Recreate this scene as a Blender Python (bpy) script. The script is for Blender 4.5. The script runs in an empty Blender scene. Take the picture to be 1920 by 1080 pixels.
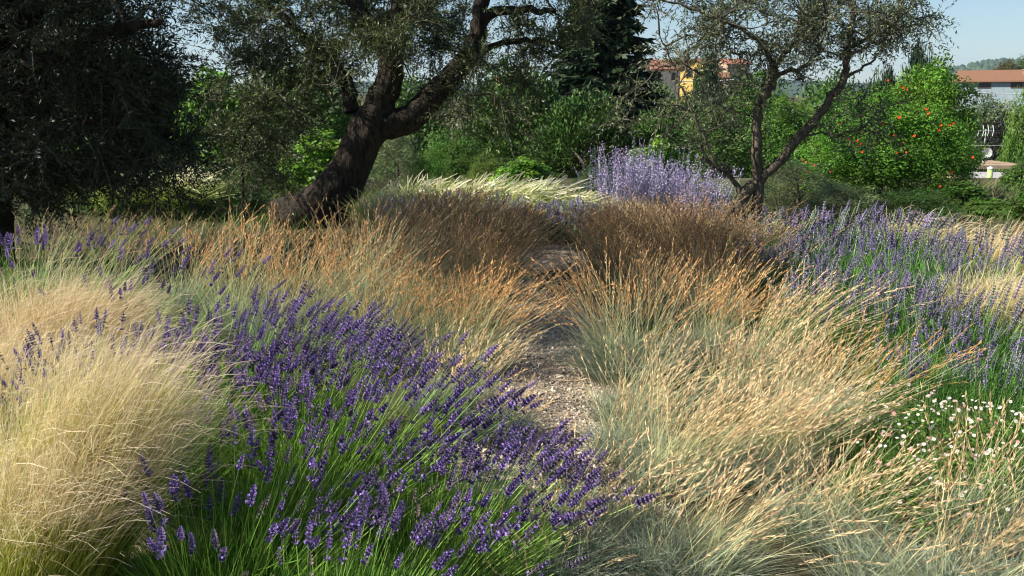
import bpy, math, random
import numpy as np
from mathutils import Vector, Quaternion

# ------------------------------------------------------------------ camera, world, sun, exposure
scene = bpy.context.scene
CAM_H, FPX, HORIZON = 1.6, 1760.0, 190.0
PITCH = math.atan((540 - HORIZON) / FPX)
cam_d = bpy.data.cameras.new('camera'); cam = bpy.data.objects.new('camera', cam_d)
scene.collection.objects.link(cam); scene.camera = cam
cam.location = (0, 0, CAM_H); cam.rotation_euler = (math.pi / 2 - PITCH, 0, 0)
cam_d.sensor_width = 36; cam_d.lens = FPX / 1920 * 36; cam_d.clip_start = 0.05; cam_d.clip_end = 20000

SUN_EL = math.radians(37); SUN_AZ = math.radians(-101)          # azimuth clockwise from the view direction (+Y)
to_sun = Vector((math.sin(SUN_AZ) * math.cos(SUN_EL), math.cos(SUN_AZ) * math.cos(SUN_EL), math.sin(SUN_EL)))
world = bpy.data.worlds.new('World'); scene.world = world; world.use_nodes = True
wn = world.node_tree.nodes; bg = wn['Background']
sky = wn.new('ShaderNodeTexSky'); sky.sky_type = 'NISHITA'; sky.sun_disc = False
sky.sun_elevation = SUN_EL; sky.sun_rotation = SUN_AZ
sky.altitude = 300; sky.air_density = 1.0; sky.dust_density = 0.15; sky.ozone_density = 3.0
world.node_tree.links.new(sky.outputs[0], bg.inputs[0]); bg.inputs[1].default_value = 0.064
sun_d = bpy.data.lights.new('sun', 'SUN'); sun_d.energy = 5.0; sun_d.angle = math.radians(0.53); sun_d.color = (1.0, 0.94, 0.83)
sun = bpy.data.objects.new('sun', sun_d); scene.collection.objects.link(sun)
sun.rotation_euler = to_sun.to_track_quat('Z', 'Y').to_euler(); sun.location = (-20, 0, 30)
vs = scene.view_settings
vs.view_transform = 'Standard'; vs.look = 'None'; vs.gamma = 1; vs.use_curve_mapping = False; vs.exposure = 0.97
cy = scene.cycles
cy.max_bounces = 5; cy.diffuse_bounces = 2; cy.glossy_bounces = 1; cy.transmission_bounces = 3; cy.volume_bounces = 0
cy.filter_width = 1.15; cy.caustics_reflective = False; cy.caustics_refractive = False

# ------------------------------------------------------------------ helpers
rng = np.random.default_rng(7); random.seed(7)
COL = scene.collection
ct, st = math.cos(PITCH), math.sin(PITCH)
def ray(px, py):
    u, v = (px - 960) / FPX, (540 - py) / FPX
    return np.array([u, ct + v * st, -st + v * ct])
def at(px, py, Y):                       # point seen at a pixel, Y metres away
    d = ray(px, py); return np.array([0, 0, CAM_H]) + d * (Y / d[1])
def ground(px, py, z=0.0):
    d = ray(px, py); return np.array([0, 0, CAM_H]) + d * ((z - CAM_H) / d[2])
def nrm(a): return a / np.maximum(np.linalg.norm(a, axis=-1, keepdims=True), 1e-9)
def runit(n): return nrm(rng.normal(size=(n, 3)))
def sstep(a, b, x): t = np.clip((x - a) / (b - a), 0, 1); return t * t * (3 - 2 * t)
def terrain(x, y):
    x = np.asarray(x, float); y = np.asarray(y, float)
    h = -4.6 * sstep(19, 46, y) + 7.0 * sstep(85, 190, y) + 2.5 * sstep(250, 700, y)
    h = h + 0.035 * np.sin(x * 1.7 + 1) * np.sin(y * 1.3) * (1 - sstep(16, 22, y)) + 0.5 * np.sin(x * .05) * np.sin(y * .06) * sstep(20, 50, y)
    return h
def pathx(y): return np.interp(y, [0, 3.6, 4.6, 5.6, 6.6, 7.6, 9, 11, 14], [0.22, .22, .23, .25, .24, .22, .28, .42, .75])

class Geo:
    def __init__(s): s.v = []; s.q = []; s.t = []; s.c = []; s.n = 0
    def add(s, v, q=None, t=None, c=None):
        v = np.asarray(v, float).reshape(-1, 3)
        if q is not None and len(q): s.q.append(np.asarray(q).reshape(-1, 4) + s.n)
        if t is not None and len(t): s.t.append(np.asarray(t).reshape(-1, 3) + s.n)
        c = np.ones((len(v), 3)) if c is None else np.broadcast_to(np.asarray(c, float), (len(v), 3))
        s.v.append(v); s.c.append(c); s.n += len(v)
    def arrays(s):
        v = np.concatenate(s.v) if s.v else np.zeros((0, 3)); c = np.concatenate(s.c) if s.c else np.zeros((0, 3))
        q = np.concatenate(s.q) if s.q else np.zeros((0, 4), int); t = np.concatenate(s.t) if s.t else np.zeros((0, 3), int)
        return v, q, t, c
    def mesh(s, name, mat=None, flat=False):
        v, q, t, c = s.arrays(); me = bpy.data.meshes.new(name)
        me.vertices.add(len(v)); me.vertices.foreach_set('co', v.astype(np.float32).ravel())
        nl = len(q) * 4 + len(t) * 3; me.loops.add(nl)
        me.loops.foreach_set('vertex_index', np.concatenate([q.ravel(), t.ravel()]).astype(np.int32))
        me.polygons.add(len(q) + len(t))
        ls = np.concatenate([np.arange(len(q)) * 4, len(q) * 4 + np.arange(len(t)) * 3]).astype(np.int32)
        me.polygons.foreach_set('loop_start', ls)
        a = me.attributes.new('Col', 'FLOAT_COLOR', 'POINT')
        a.data.foreach_set('color', np.concatenate([c, np.ones((len(c), 1))], 1).astype(np.float32).ravel())
        me.update(calc_edges=True); me.validate()
        if flat: me.shade_flat()
        if mat: me.materials.append(mat)
        return me
    def tube(s, pts, rad, sides=6, col=(1, 1, 1), gnarl=0.0, cap=True, seed=0):
        P = np.asarray(pts, float); n = len(P); r = np.broadcast_to(np.asarray(rad, float), (n,))
        T = nrm(np.gradient(P, axis=0)); U = np.zeros((n, 3))
        ref = np.array([0, 0, 1.]) if abs(T[0, 2]) < .9 else np.array([1., 0, 0])
        U[0] = nrm(np.cross(T[0], ref))
        for i in range(1, n): U[i] = nrm(U[i - 1] - T[i] * np.dot(U[i - 1], T[i]))
        W = np.cross(T, U); a = np.linspace(0, 2 * np.pi, sides, endpoint=False)
        R = np.repeat(r[:, None], sides, 1)
        if gnarl:
            k = np.arange(n)[:, None] / 5.0
            R = R * (1 + gnarl * (np.sin(3 * a + k * 1.3 + seed) * .5 + np.sin(7 * a + k * 2.1 + 2 * seed) * .35 + np.sin(11 * a - k * 1.7) * .22 + rng.normal(size=(n, sides)) * .22))
        V = P[:, None] + R[..., None] * (np.cos(a)[None, :, None] * U[:, None] + np.sin(a)[None, :, None] * W[:, None])
        i, j = np.meshgrid(np.arange(n - 1), np.arange(sides), indexing='ij'); k = (j + 1) % sides
        Q = np.stack([i * sides + j, i * sides + k, (i + 1) * sides + k, (i + 1) * sides + j], -1).reshape(-1, 4)
        V = V.reshape(-1, 3); tr = None
        if cap:
            V = np.concatenate([V, [P[-1] + T[-1] * r[-1] * .4]]); m = len(V) - 1; b = (n - 1) * sides
            tr = [[b + x, b + (x + 1) % sides, m] for x in range(sides)]
        s.add(V, Q, tr, col)
    def ribbons(s, B, D, L, bend, W, nseg, ramp, jit=.18, tip=.12, belly=.5, hue=.06):
        n = len(B); t = np.linspace(0, 1, nseg + 1)
        P = B[:, None] + L[:, None, None] * (D[:, None] * t[None, :, None] + bend[:, None] * (t ** 2)[None, :, None])
        T = D[:, None] + 2 * bend[:, None] * t[None, :, None]
        S = nrm(np.cross(T, runit(n)[:, None]))
        w = (np.asarray(W) * np.ones(n))[:, None] * (tip + (1 - tip) * np.sqrt(np.clip(1 - t, 0, 1)))[None] * (belly + (1 - belly) * np.minimum(1, t * 4))[None]
        V = np.stack([P - S * w[..., None] / 2, P + S * w[..., None] / 2], 2)
        ks = np.array([k for k, _ in ramp]); cs = np.array([c for _, c in ramp])
        C = np.stack([np.interp(t, ks, cs[:, i]) for i in range(3)], -1)[None] * np.exp(rng.normal(size=(n, 1, 1)) * jit) * np.exp(rng.normal(size=(n, 1, 3)) * hue)
        C = np.repeat(C[:, :, None], 2, 2)
        m = 2 * (nseg + 1); k = np.arange(nseg) * 2
        q = np.stack([k, k + 1, k + 3, k + 2], -1)[None] + (np.arange(n) * m)[:, None, None]
        s.add(V.reshape(-1, 3), q.reshape(-1, 4), None, C.reshape(-1, 3))
        return P[:, -1], nrm(T[:, -1])
    def leaves(s, P, A, Bv, col, fold=.18, jit=.2, hue=.06):
        """leaf faces: base P, length vector A, half-width vector Bv"""
        n = len(P); N = np.cross(A, Bv); N = nrm(N) * np.linalg.norm(Bv, axis=-1, keepdims=True) * fold
        V = np.stack([P, P + A * .45 + Bv + N, P + A, P + A * .45 - Bv + N], 1)
        C = (np.asarray(col) * np.ones((n, 3)))[:, None] * np.exp(rng.normal(size=(n, 1, 1)) * jit) * np.exp(rng.normal(size=(n, 1, 3)) * hue)
        s.add(V.reshape(-1, 3), np.arange(n * 4).reshape(-1, 4), None, np.repeat(C, 4, 1).reshape(-1, 3))
    def stamp(s, tmpl, pos, zdir, scale, wid=1.0, jit=.15):
        v, q, t, c = tmpl; n = len(pos)
        if n == 0: return
        Z = nrm(zdir); X = nrm(np.cross(runit(n), Z)); Y = np.cross(Z, X); sc = np.asarray(scale) * np.ones(n)
        V = pos[:, None] + sc[:, None, None] * (v[None, :, 0:1] * X[:, None] * wid + v[None, :, 1:2] * Y[:, None] * wid + v[None, :, 2:3] * Z[:, None])
        off = (np.arange(n) * len(v))[:, None, None]
        C = c[None] * np.exp(rng.normal(size=(n, 1, 1)) * jit)
        s.add(V.reshape(-1, 3), (q[None] + off).reshape(-1, 4) if len(q) else None, (t[None] + off).reshape(-1, 3) if len(t) else None, C.reshape(-1, 3))
    def box(s, lo, hi, col=(1, 1, 1)):
        x0, y0, z0 = lo; x1, y1, z1 = hi
        s.add([(x0, y0, z0), (x1, y0, z0), (x1, y1, z0), (x0, y1, z0), (x0, y0, z1), (x1, y0, z1), (x1, y1, z1), (x0, y1, z1)],
              [(0, 3, 2, 1), (4, 5, 6, 7), (0, 1, 5, 4), (1, 2, 6, 5), (2, 3, 7, 6), (3, 0, 4, 7)], None, col)

def node_mat(name):
    m = bpy.data.materials.new(name); m.use_nodes = True; nt = m.node_tree; return m, nt, nt.nodes['Principled BSDF'], nt.nodes['Material Output']
def plant_mat(name, transl=.35, rough=.55, spec=.25, back=None):
    m, nt, p, out = node_mat(name); N, Lk = nt.nodes, nt.links
    at_ = N.new('ShaderNodeAttribute'); at_.attribute_name = 'Col'
    oi = N.new('ShaderNodeObjectInfo')
    mu = N.new('ShaderNodeMix'); mu.data_type = 'RGBA'; mu.blend_type = 'MULTIPLY'; mu.inputs[0].default_value = 1
    Lk.new(at_.outputs['Color'], mu.inputs[6]); Lk.new(oi.outputs['Color'], mu.inputs[7]); c = mu.outputs[2]
    if back:                                         # olive leaves are silvery underneath
        g = N.new('ShaderNodeNewGeometry'); m2 = N.new('ShaderNodeMix'); m2.data_type = 'RGBA'
        Lk.new(g.outputs['Backfacing'], m2.inputs[0]); Lk.new(c, m2.inputs[6]); m2.inputs[7].default_value = (*back, 1); c = m2.outputs[2]
    Lk.new(c, p.inputs['Base Color']); p.inputs['Roughness'].default_value = rough; p.inputs['Specular IOR Level'].default_value = spec
    tr = N.new('ShaderNodeBsdfTranslucent'); mx = N.new('ShaderNodeMixShader'); mx.inputs[0].default_value = transl
    Lk.new(c, tr.inputs[0]); Lk.new(p.outputs[0], mx.inputs[1]); Lk.new(tr.outputs[0], mx.inputs[2]); Lk.new(mx.outputs[0], out.inputs[0])
    return m
def noise_mat(name, c1, c2, scale=8, rough=.9, bump=.3, detail=6, wave=None, attr=False):
    m, nt, p, out = node_mat(name); N, Lk = nt.nodes, nt.links
    tc = N.new('ShaderNodeTexCoord'); no = N.new('ShaderNodeTexNoise'); no.inputs['Scale'].default_value = scale; no.inputs['Detail'].default_value = detail
    mp = N.new('ShaderNodeMapping'); mp.inputs['Scale'].default_value = wave or (1, 1, 1)
    Lk.new(tc.outputs['Object'], mp.inputs[0]); Lk.new(mp.outputs[0], no.inputs['Vector'])
    r = N.new('ShaderNodeValToRGB'); r.color_ramp.elements[0].color = (*c1, 1); r.color_ramp.elements[1].color = (*c2, 1)
    r.color_ramp.elements[0].position = .34; r.color_ramp.elements[1].position = .66
    Lk.new(no.outputs[0], r.inputs[0]); c = r.outputs[0]
    if attr:
        at_ = N.new('ShaderNodeAttribute'); at_.attribute_name = 'Col'; mu = N.new('ShaderNodeMix'); mu.data_type = 'RGBA'; mu.blend_type = 'MULTIPLY'; mu.inputs[0].default_value = 1
        Lk.new(at_.outputs['Color'], mu.inputs[6]); Lk.new(c, mu.inputs[7]); c = mu.outputs[2]
    Lk.new(c, p.inputs['Base Color']); p.inputs['Roughness'].default_value = rough; p.inputs['Specular IOR Level'].default_value = .2
    if bump:
        b = N.new('ShaderNodeBump'); b.inputs['Strength'].default_value = bump; b.inputs['Distance'].default_value = .03
        Lk.new(no.outputs[0], b.inputs['Height']); Lk.new(b.outputs[0], p.inputs['Normal'])
    return m

M = dict(
    blade=plant_mat('grass_blade', .32, .5, .3), straw=plant_mat('straw', .30, .55, .25), hair=plant_mat('fine_hair', .38, .5, .3),
    leaf=plant_mat('leaf', .38, .5, .3), conifer=plant_mat('needle_leaf', .12, .6, .2), olive=plant_mat('olive_leaf', .18, .45, .3, back=None),
    flower=plant_mat('petal', .22, .7, .1), stem=plant_mat('green_stem', .2, .5, .3), stone=plant_mat('stone_chip', 0, .85, .2),
    bark=noise_mat('olive_bark', (.012, .010, .007), (.048, .037, .026), 9, .95, .9, 8, (3, 3, .8)),
    twig=noise_mat('twig_bark', (.06, .05, .038), (.14, .12, .09), 14, .9, .3),
    bark_light=noise_mat('young_bark', (.045, .037, .026), (.15, .125, .085), 16, .9, .8, 8, (3, 3, .8)),
    soil=noise_mat('soil', (.045, .035, .02), (.11, .10, .05), 1.3, .95, .5, 10),
    pathbed=noise_mat('gravel_bed', (.24, .19, .14), (.44, .36, .27), 60, .95, .6, 6),
    hill=noise_mat('wooded_hill', (.02, .035, .015), (.05, .075, .03), .02, .95, 0),
)

def tag(o, label=None, cat=None, group=None, kind=None):
    if label: o['label'] = label
    if cat: o['category'] = cat
    if group: o['group'] = group
    if kind: o['kind'] = kind
    return o
def link(o, parent=None):
    COL.objects.link(o)
    if parent is not None: o.parent = parent
    return o
def thing(name, label, cat, loc, group=None, scale=1, rz=0, kind='thing'):
    o = bpy.data.objects.new(name, None); o.empty_display_size = .1; link(o); o.location = [float(v) for v in loc]; o.rotation_euler.z = rz
    o.scale = (scale,) * 3 if np.isscalar(scale) else scale
    return tag(o, label, cat, group, kind)
def part(name, me, parent, color=None, kind=None, label=None):
    o = bpy.data.objects.new(name, me); link(o, parent)
    if color is not None: o.color = (*color, 1)
    return tag(o, label=label, kind=kind)
def copies(name, meshes, parent, pos, zdir, scale, wid=1.0):
    """one object for every piece, sharing a few meshes"""
    for p, d, s in zip(pos, zdir, np.asarray(scale) * np.ones(len(pos))):
        o = bpy.data.objects.new(name, random.choice(meshes)); link(o, parent)
        o.rotation_mode = 'QUATERNION'
        o.rotation_quaternion = Vector(d).to_track_quat('Z', 'Y') @ Quaternion((0, 0, 1), random.uniform(0, 6.28))
        o.location = [float(v) for v in p]; o.scale = (s * wid, s * wid, s)

# ------------------------------------------------------------------ ground, path, hill
def make_ground():
    ys = np.concatenate([np.arange(-6, 20, .5), np.arange(20, 60, 2), np.geomspace(60, 6000, 50)])
    xs = np.concatenate([-np.geomspace(30, 6000, 26)[::-1], np.arange(-28, 28.1, 1), np.geomspace(30, 6000, 26)])
    ys = np.concatenate([[-600, -60], ys])
    X, Y = np.meshgrid(xs, ys); Z = terrain(X, Y); g = Geo(); n, m = X.shape
    i, j = np.meshgrid(np.arange(n - 1), np.arange(m - 1), indexing='ij'); a = i * m + j
    g.add(np.stack([X, Y, Z], -1), np.stack([a, a + 1, a + m + 1, a + m], -1).reshape(-1, 4))
    tag(link(bpy.data.objects.new('ground', g.mesh('ground', M['soil']))), kind='structure')
make_ground()
def make_path():
    g = Geo(); ys = np.arange(2.0, 13.5, .25); us = np.linspace(-.5, .5, 7)
    V = np.array([[pathx(y) + u * .95, y, float(terrain(pathx(y) + u, y)) + .008] for y in ys for u in us])
    q = [[i * 7 + j, i * 7 + j + 1, (i + 1) * 7 + j + 1, (i + 1) * 7 + j] for i in range(len(ys) - 1) for j in range(6)]
    g.add(V, q); tag(link(bpy.data.objects.new('gravel_path', g.mesh('gravel_path', M['pathbed']))), kind='structure')
    # loose chips, too many to count
    v = np.array([(1, 0, 0), (-1, 0, 0), (0, 1, 0), (0, -1, 0), (0, 0, .7), (0, 0, -.7)], float)
    t = np.array([(0, 2, 4), (2, 1, 4), (1, 3, 4), (3, 0, 4), (2, 0, 5), (1, 2, 5), (3, 1, 5), (0, 3, 5)])
    n = 11000; y = rng.uniform(3.2, 10, n) ** 1.0; y = 3.2 + (y - 3.2) * rng.uniform(.35, 1, n); x = pathx(y) + rng.uniform(-.42, .48, n)
    r = np.clip(np.exp(rng.normal(size=n) * .42) * .0072, .003, .022); z = terrain(x, y) + .008 + r * .3
    g = Geo(); cols = np.array([(.60, .49, .37), (.50, .41, .31), (.68, .57, .44), (.36, .30, .24), (.54, .48, .40)])[rng.integers(0, 5, n)]
    R = runit(n); R2 = nrm(np.cross(R, runit(n))); R3 = np.cross(R, R2); k = rng.uniform(.55, 1.2, (n, 3)) * r[:, None]
    V = np.stack([x, y, z], -1)[:, None] + v[None, :, 0:1] * (R * k[:, :1])[:, None] + v[None, :, 1:2] * (R2 * k[:, 1:2])[:, None] + v[None, :, 2:3] * (R3 * k[:, 2:])[:, None]
    g.add(V.reshape(-1, 3), None, (t[None] + (np.arange(n) * 6)[:, None, None]).reshape(-1, 3), np.repeat(cols * np.exp(rng.normal(size=(n, 1)) * .15), 6, 0))
    n = 260; y = rng.uniform(3.6, 8.5, n); x = pathx(y) + rng.uniform(-.4, .45, n); P = np.stack([x, y, terrain(x, y) + .018], -1); D = nrm(rng.normal(size=(n, 3)) * [1, 1, .06])
    g.ribbons(P, D, rng.uniform(.04, .2, n), rng.normal(size=(n, 3)) * [.1, .1, .02], .0035, 2, [(0, (.45, .36, .19)), (1, (.55, .45, .25))], .2)
    tag(link(bpy.data.objects.new('gravel', g.mesh('gravel', M['stone'], flat=True))), 'loose beige gravel chips covering the narrow garden path', 'gravel', kind='stuff')
make_path()
def ridge(x, y):
    s = (x / y)                                                   # bearing
    return 150 * np.exp(-((s - .78) / .27) ** 2) + 38 * np.exp(-((s - .1) / .5) ** 2) + 6 * np.sin(s * 31) + 3 * np.sin(s * 77 + 1)
def make_hill():
    g = Geo(); ss = np.linspace(-1.0, 1.6, 140); us = np.linspace(0, 1, 26); H = lambda s, u: (2300 + 0 * s) * 0
    P = []
    for u in us:
        y = 1300 + 1500 * u; f = sstep(0, .62, u) * (1 - .75 * sstep(.68, 1, u))
        for s in ss:
            x = s * y; P.append((x, y, -6 + (14 + float(ridge(x, y))) * float(f) + 5 * math.sin(x * .009) * math.sin(y * .011) * float(f)))
    m = len(ss); i, j = np.meshgrid(np.arange(len(us) - 1), np.arange(m - 1), indexing='ij'); a = i * m + j
    P = np.array(P); g.add(P, np.stack([a, a + 1, a + m + 1, a + m], -1).reshape(-1, 4))
    tag(link(bpy.data.objects.new('hill', g.mesh('hill', M['hill']))), kind='structure')
    # the wood on it: rough little crowns joined in one mass
    g = Geo(); n = 3800; k = rng.integers(0, len(us) - 8, n) * m + rng.integers(int(m * .55), m - 12, n); C = P[k] + rng.normal(size=(n, 3)) * [9, 22, 0]
    t = (1 + 5 ** .5) / 2; iv = nrm(np.array([(-1, t, 0), (1, t, 0), (-1, -t, 0), (1, -t, 0), (0, -1, t), (0, 1, t), (0, -1, -t), (0, 1, -t), (t, 0, -1), (t, 0, 1), (-t, 0, -1), (-t, 0, 1)], float))
    it = np.array([(0, 11, 5), (0, 5, 1), (0, 1, 7), (0, 7, 10), (0, 10, 11), (1, 5, 9), (5, 11, 4), (11, 10, 2), (10, 7, 6), (7, 1, 8), (3, 9, 4), (3, 4, 2), (3, 2, 6), (3, 6, 8), (3, 8, 9), (4, 9, 5), (2, 4, 11), (6, 2, 10), (8, 6, 7), (9, 8, 1)])
    R = rng.uniform(4, 9, (n, 1, 1)) * rng.uniform(.7, 1.3, (n, 12, 1)); V = C[:, None] + iv[None] * R * [1, 1, 1.25] + [0, 0, 4]
    cols = np.array([(.035, .062, .02), (.05, .085, .026), (.025, .045, .018), (.075, .095, .035)])[rng.integers(0, 4, n)]
    g.add(V.reshape(-1, 3), None, (it[None] + (np.arange(n) * 12)[:, None, None]).reshape(-1, 3), np.repeat(cols, 12, 0))
    tag(link(bpy.data.objects.new('hillside_wood', g.mesh('hillside_wood', M['conifer']))), 'far-off wood covering the hazy blue hill', 'wood', kind='stuff')
make_hill()

# ------------------------------------------------------------------ houses and small structures beyond the garden
M['roof_red'] = noise_mat('red_roof_tiles', (.30, .115, .08), (.40, .18, .13), 6, .8, .3, 4, (6, 1, 1))
M['roof_brown'] = noise_mat('brown_roof_tiles', (.17, .085, .05), (.27, .14, .085), 6, .85, .3, 4, (6, 1, 1))
M['yellow_wall'] = noise_mat('yellow_render', (.62, .41, .11), (.70, .48, .15), 3, .9, .1)
M['white_wall'] = noise_mat('white_render', (.60, .57, .52), (.72, .69, .63), 3, .9, .1)
M['blue_wall'] = noise_mat('pale_blue_render', (.22, .28, .31), (.28, .34, .37), 3, .9, .1)
M['tan_wall'] = noise_mat('tan_render', (.30, .21, .14), (.42, .31, .21), 3, .9, .1)
M['dark_glass'] = noise_mat('dark_pane', (.015, .016, .02), (.03, .03, .035), 2, .15, 0)
M['shutter'] = noise_mat('brown_shutter', (.06, .03, .02), (.10, .05, .035), 9, .7, .1)
M['grey_roof'] = noise_mat('grey_sheet_roof', (.34, .33, .34), (.44, .43, .43), 5, .7, .1)
M['white_metal'] = noise_mat('white_metal', (.62, .62, .62), (.74, .74, .74), 4, .5, 0)
M['lime'] = noise_mat('lime_paint', (.36, .52, .16), (.48, .62, .24), 4, .6, 0)
M['wire'] = noise_mat('pale_cable', (.55, .55, .55), (.65, .65, .65), 4, .6, 0)

def house(label, loc, rz, w, d, hw, hr, wall, roof, eave=.5, wins=(), chimney=None, cat='house', hip=False):
    """ridge runs along local x; wins: (x, z, width, height) on the front (-y) or ('g', y, z, w, h) on the left gable"""
    root = thing('house', label, cat, loc, rz=rz)
    g = Geo(); x, y = w / 2, d / 2
    g.add([(-x, -y, 0), (x, -y, 0), (x, y, 0), (-x, y, 0), (-x, -y, hw), (x, -y, hw), (x, y, hw), (-x, y, hw), (-x, 0, hw + hr), (x, 0, hw + hr)],
          [(0, 1, 5, 4), (2, 3, 7, 6), (1, 2, 6, 5), (3, 0, 4, 7)], [(5, 6, 9), (7, 4, 8)])
    part('wall', g.mesh('house_wall', wall, True), root)
    g = Geo(); X, Y = x + eave, y + eave; sl = hr / y; z0 = hw - eave * sl; th = .22
    V = []
    for sx in (-X, X):
        for (yy, zz) in ((-Y, z0 + .02), (0, hw + hr + .02), (Y, z0 + .02), (Y, z0 + th), (0, hw + hr + th), (-Y, z0 + th)): V.append((sx, yy, zz))
    g.add(V, [(0, 6, 7, 1), (1, 7, 8, 2), (2, 8, 9, 3), (3, 9, 10, 4), (4, 10, 11, 5), (5, 11, 6, 0), (0, 1, 4, 5), (1, 2, 3, 4), (6, 11, 10, 7), (7, 10, 9, 8)])
    ro = part('roof', g.mesh('house_roof', roof, True), root)
    if chimney:
        cx, cw, ch = chimney; g = Geo(); g.box((cx - cw, -cw - y * .4, hw + .2), (cx + cw, cw - y * .4, hw + hr + ch)); g.box((cx - cw * 1.25, -cw * 1.25 - y * .4, hw + hr + ch + .003), (cx + cw * 1.25, cw * 1.25 - y * .4, hw + hr + ch + .15))
        part('chimney', g.mesh('chimney', M['tan_wall'], True), ro)
    for wi in wins:
        gab = wi[0] == 'g'; a, z, ww, wh = wi[1:] if gab else wi
        f = Geo(); p = Geo()
        def bx(G, da, dz, o0, o1, az, zz):
            if gab: G.box((-x - o1, az - da, zz - dz), (-x - o0, az + da, zz + dz))
            else: G.box((az - da, -y - o1, zz - dz), (az + da, -y - o0, zz + dz))
        for s_ in (-1, 1):
            bx(f, .07, wh / 2 + .1, -.02, .09, a + s_ * (ww / 2 + .035), z); bx(f, ww / 2, .05, -.02, .087, a, z + s_ * (wh / 2 + .05))
        bx(p, ww / 2, wh / 2, -.02, .03, a, z)
        wo = part('window', f.mesh('window_frame', M['shutter'], True), root); part('pane', p.mesh('window_pane', M['dark_glass'], True), wo)
    return root
def on(px, py, Y, dz=0): p = at(px, py, Y); return p
Y1 = 190.
c = at(1235, 131, Y1); zb = float(terrain(c[0], Y1)) - .3
house('long house with a red tiled roof and a white gable among the trees', (c[0], Y1, zb), math.radians(24), 13.5, 8, c[2] - zb, 1.75, M['white_wall'], M['roof_red'], wins=[(-3, c[2] - zb - 1.3, 1, 1.2), (1, c[2] - zb - 1.3, 1, 1.2)])
c = at(1316, 128, 175.); zb = float(terrain(c[0], 175.)) - .3
house('yellow gabled house with one dark window beside the red roof', (c[0], 175, zb), math.radians(62), 8, 5.4, c[2] - zb, 1.5, M['yellow_wall'], M['roof_red'], wins=[('g', 1.0, c[2] - zb - .9, .9, 1.3)])
c = at(1335, 146, 165.); zb = float(terrain(c[0], 165.)) - .3
house('small low building with a tan roof right of the yellow house', (c[0], 165, zb), math.radians(-12), 5, 5, c[2] - zb, .7, M['tan_wall'], M['roof_brown'])
c = at(1372, 121, 200.); zb = float(terrain(c[0], 200.)) - .3
house('brick-coloured roof corner showing right of the dark pine', (c[0], 200, zb), math.radians(15), 5, 6, c[2] - zb, 1.0, M['tan_wall'], M['roof_red'])
c = at(962, 155, 170.); zb = float(terrain(c[0], 170.)) - .3
house('reddish roof glimpsed through the olive branches above the dark cypresses', (c[0], 170, zb), math.radians(8), 6, 6, c[2] - zb, 1.0, M['tan_wall'], M['roof_red'])
c = at(1178, 128, 178.); zb = float(terrain(c[0], 178.)) - .3
house('pale house wall showing under the tall fir, left of the long red roof', (c[0], 178, zb), math.radians(10), 5, 6, c[2] - zb, 1.2, M['white_wall'], M['roof_brown'])
c = at(1885, 152, 150.); zb = float(terrain(c[0], 150.)) - .3
house('wide pale blue house with a brown roof below the hill', (c[0] + .6, 150, zb), math.radians(-31), 13.5, 9, c[2] - zb, 1.5, M['blue_wall'], M['roof_brown'], eave=.7, wins=[(1.4, c[2] - zb - .55, 1.5, .95), (-3, c[2] - zb - .55, 1.5, .95)], chimney=(2.3, .42, .1))
# shed with a grey roof, antenna and dish, green post
Ys = 34.; c = at(1860, 345, Ys); zb = float(terrain(c[0], Ys))
root = thing('shed', 'low garden shed with a grey sheet roof half hidden by vines', 'shed', (c[0], Ys, zb))
g = Geo(); g.box((-1.1, 0, -.2), (1.1, 2.6, c[2] - zb + .32)); part('wall', g.mesh('shed_wall', M['tan_wall'], True), root)
g = Geo(); zt = c[2] - zb
g.add([(-1.0, -1.5, zt - .1), (1.05, -1.5, zt - .1), (1.05, -.02, zt + .42), (-1.0, -.02, zt + .42), (-1.0, -1.5, zt - .04), (1.05, -1.5, zt - .04), (1.05, -.02, zt + .48), (-1.0, -.02, zt + .48)], [(0, 3, 2, 1), (4, 5, 6, 7), (0, 1, 5, 4), (1, 2, 6, 5), (2, 3, 7, 6), (3, 0, 4, 7)])
part('lean_to_roof', g.mesh('shed_roof', M['grey_roof'], True), root)
g = Geo(); g.box((-1.3, -.15, zt + .55), (1.3, 2.75, zt + .68)); part('roof', g.mesh('shed_top_roof', M['tan_wall'], True), root)
c2 = at(1848, 250, Ys + 1); za = zb + zt + .68
root = thing('television_antenna', 'television antenna on a thin mast above the shed roof', 'antenna', (c2[0], Ys + 1, za))
H = c2[2] - za + .15
g = Geo(); g.tube([(0, 0, -.05), (0, 0, H)], [.016, .013], 6); part('mast', g.mesh('mast', M['white_metal']), root)
g = Geo(); g.tube([(-.30, -.1, H - .05), (.38, .1, H - .05)], .014, 5); b = part('boom', g.mesh('boom', M['white_metal']), root)
for k in range(4):
    g = Geo(); x = -.25 + k * .18; g.tube([(x - .05, -.03, H - .25), (x, 0, H - .05), (x - .05, 0, H + .14)], .011, 5); part('rod', g.mesh('rod', M['white_metal']), b)
g = Geo(); g.tube([(-.55, 0, H * .52), (.75, 0, H * .52)], .011, 5); part('crossbar', g.mesh('crossbar', M['white_metal']), root)
c3 = at(1846, 287, Ys + .6)
root = thing('satellite_dish', 'round white satellite dish on the antenna mast', 'dish', (c2[0], Ys + 1, za))
g = Geo(); rr = np.linspace(0, .19, 6); aa = np.linspace(0, 2 * np.pi, 20, endpoint=False); zd = c3[2] - za
V = np.array([[r * math.cos(a), -.28 - (.05 - r * r * .9) * -1, zd + r * math.sin(a)] for r in rr for a in aa])
q = [[i * 20 + j, i * 20 + (j + 1) % 20, (i + 1) * 20 + (j + 1) % 20, (i + 1) * 20 + j] for i in range(5) for j in range(20)]
g.add(V, q); part('reflector', g.mesh('reflector', M['white_metal']), root)
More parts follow.
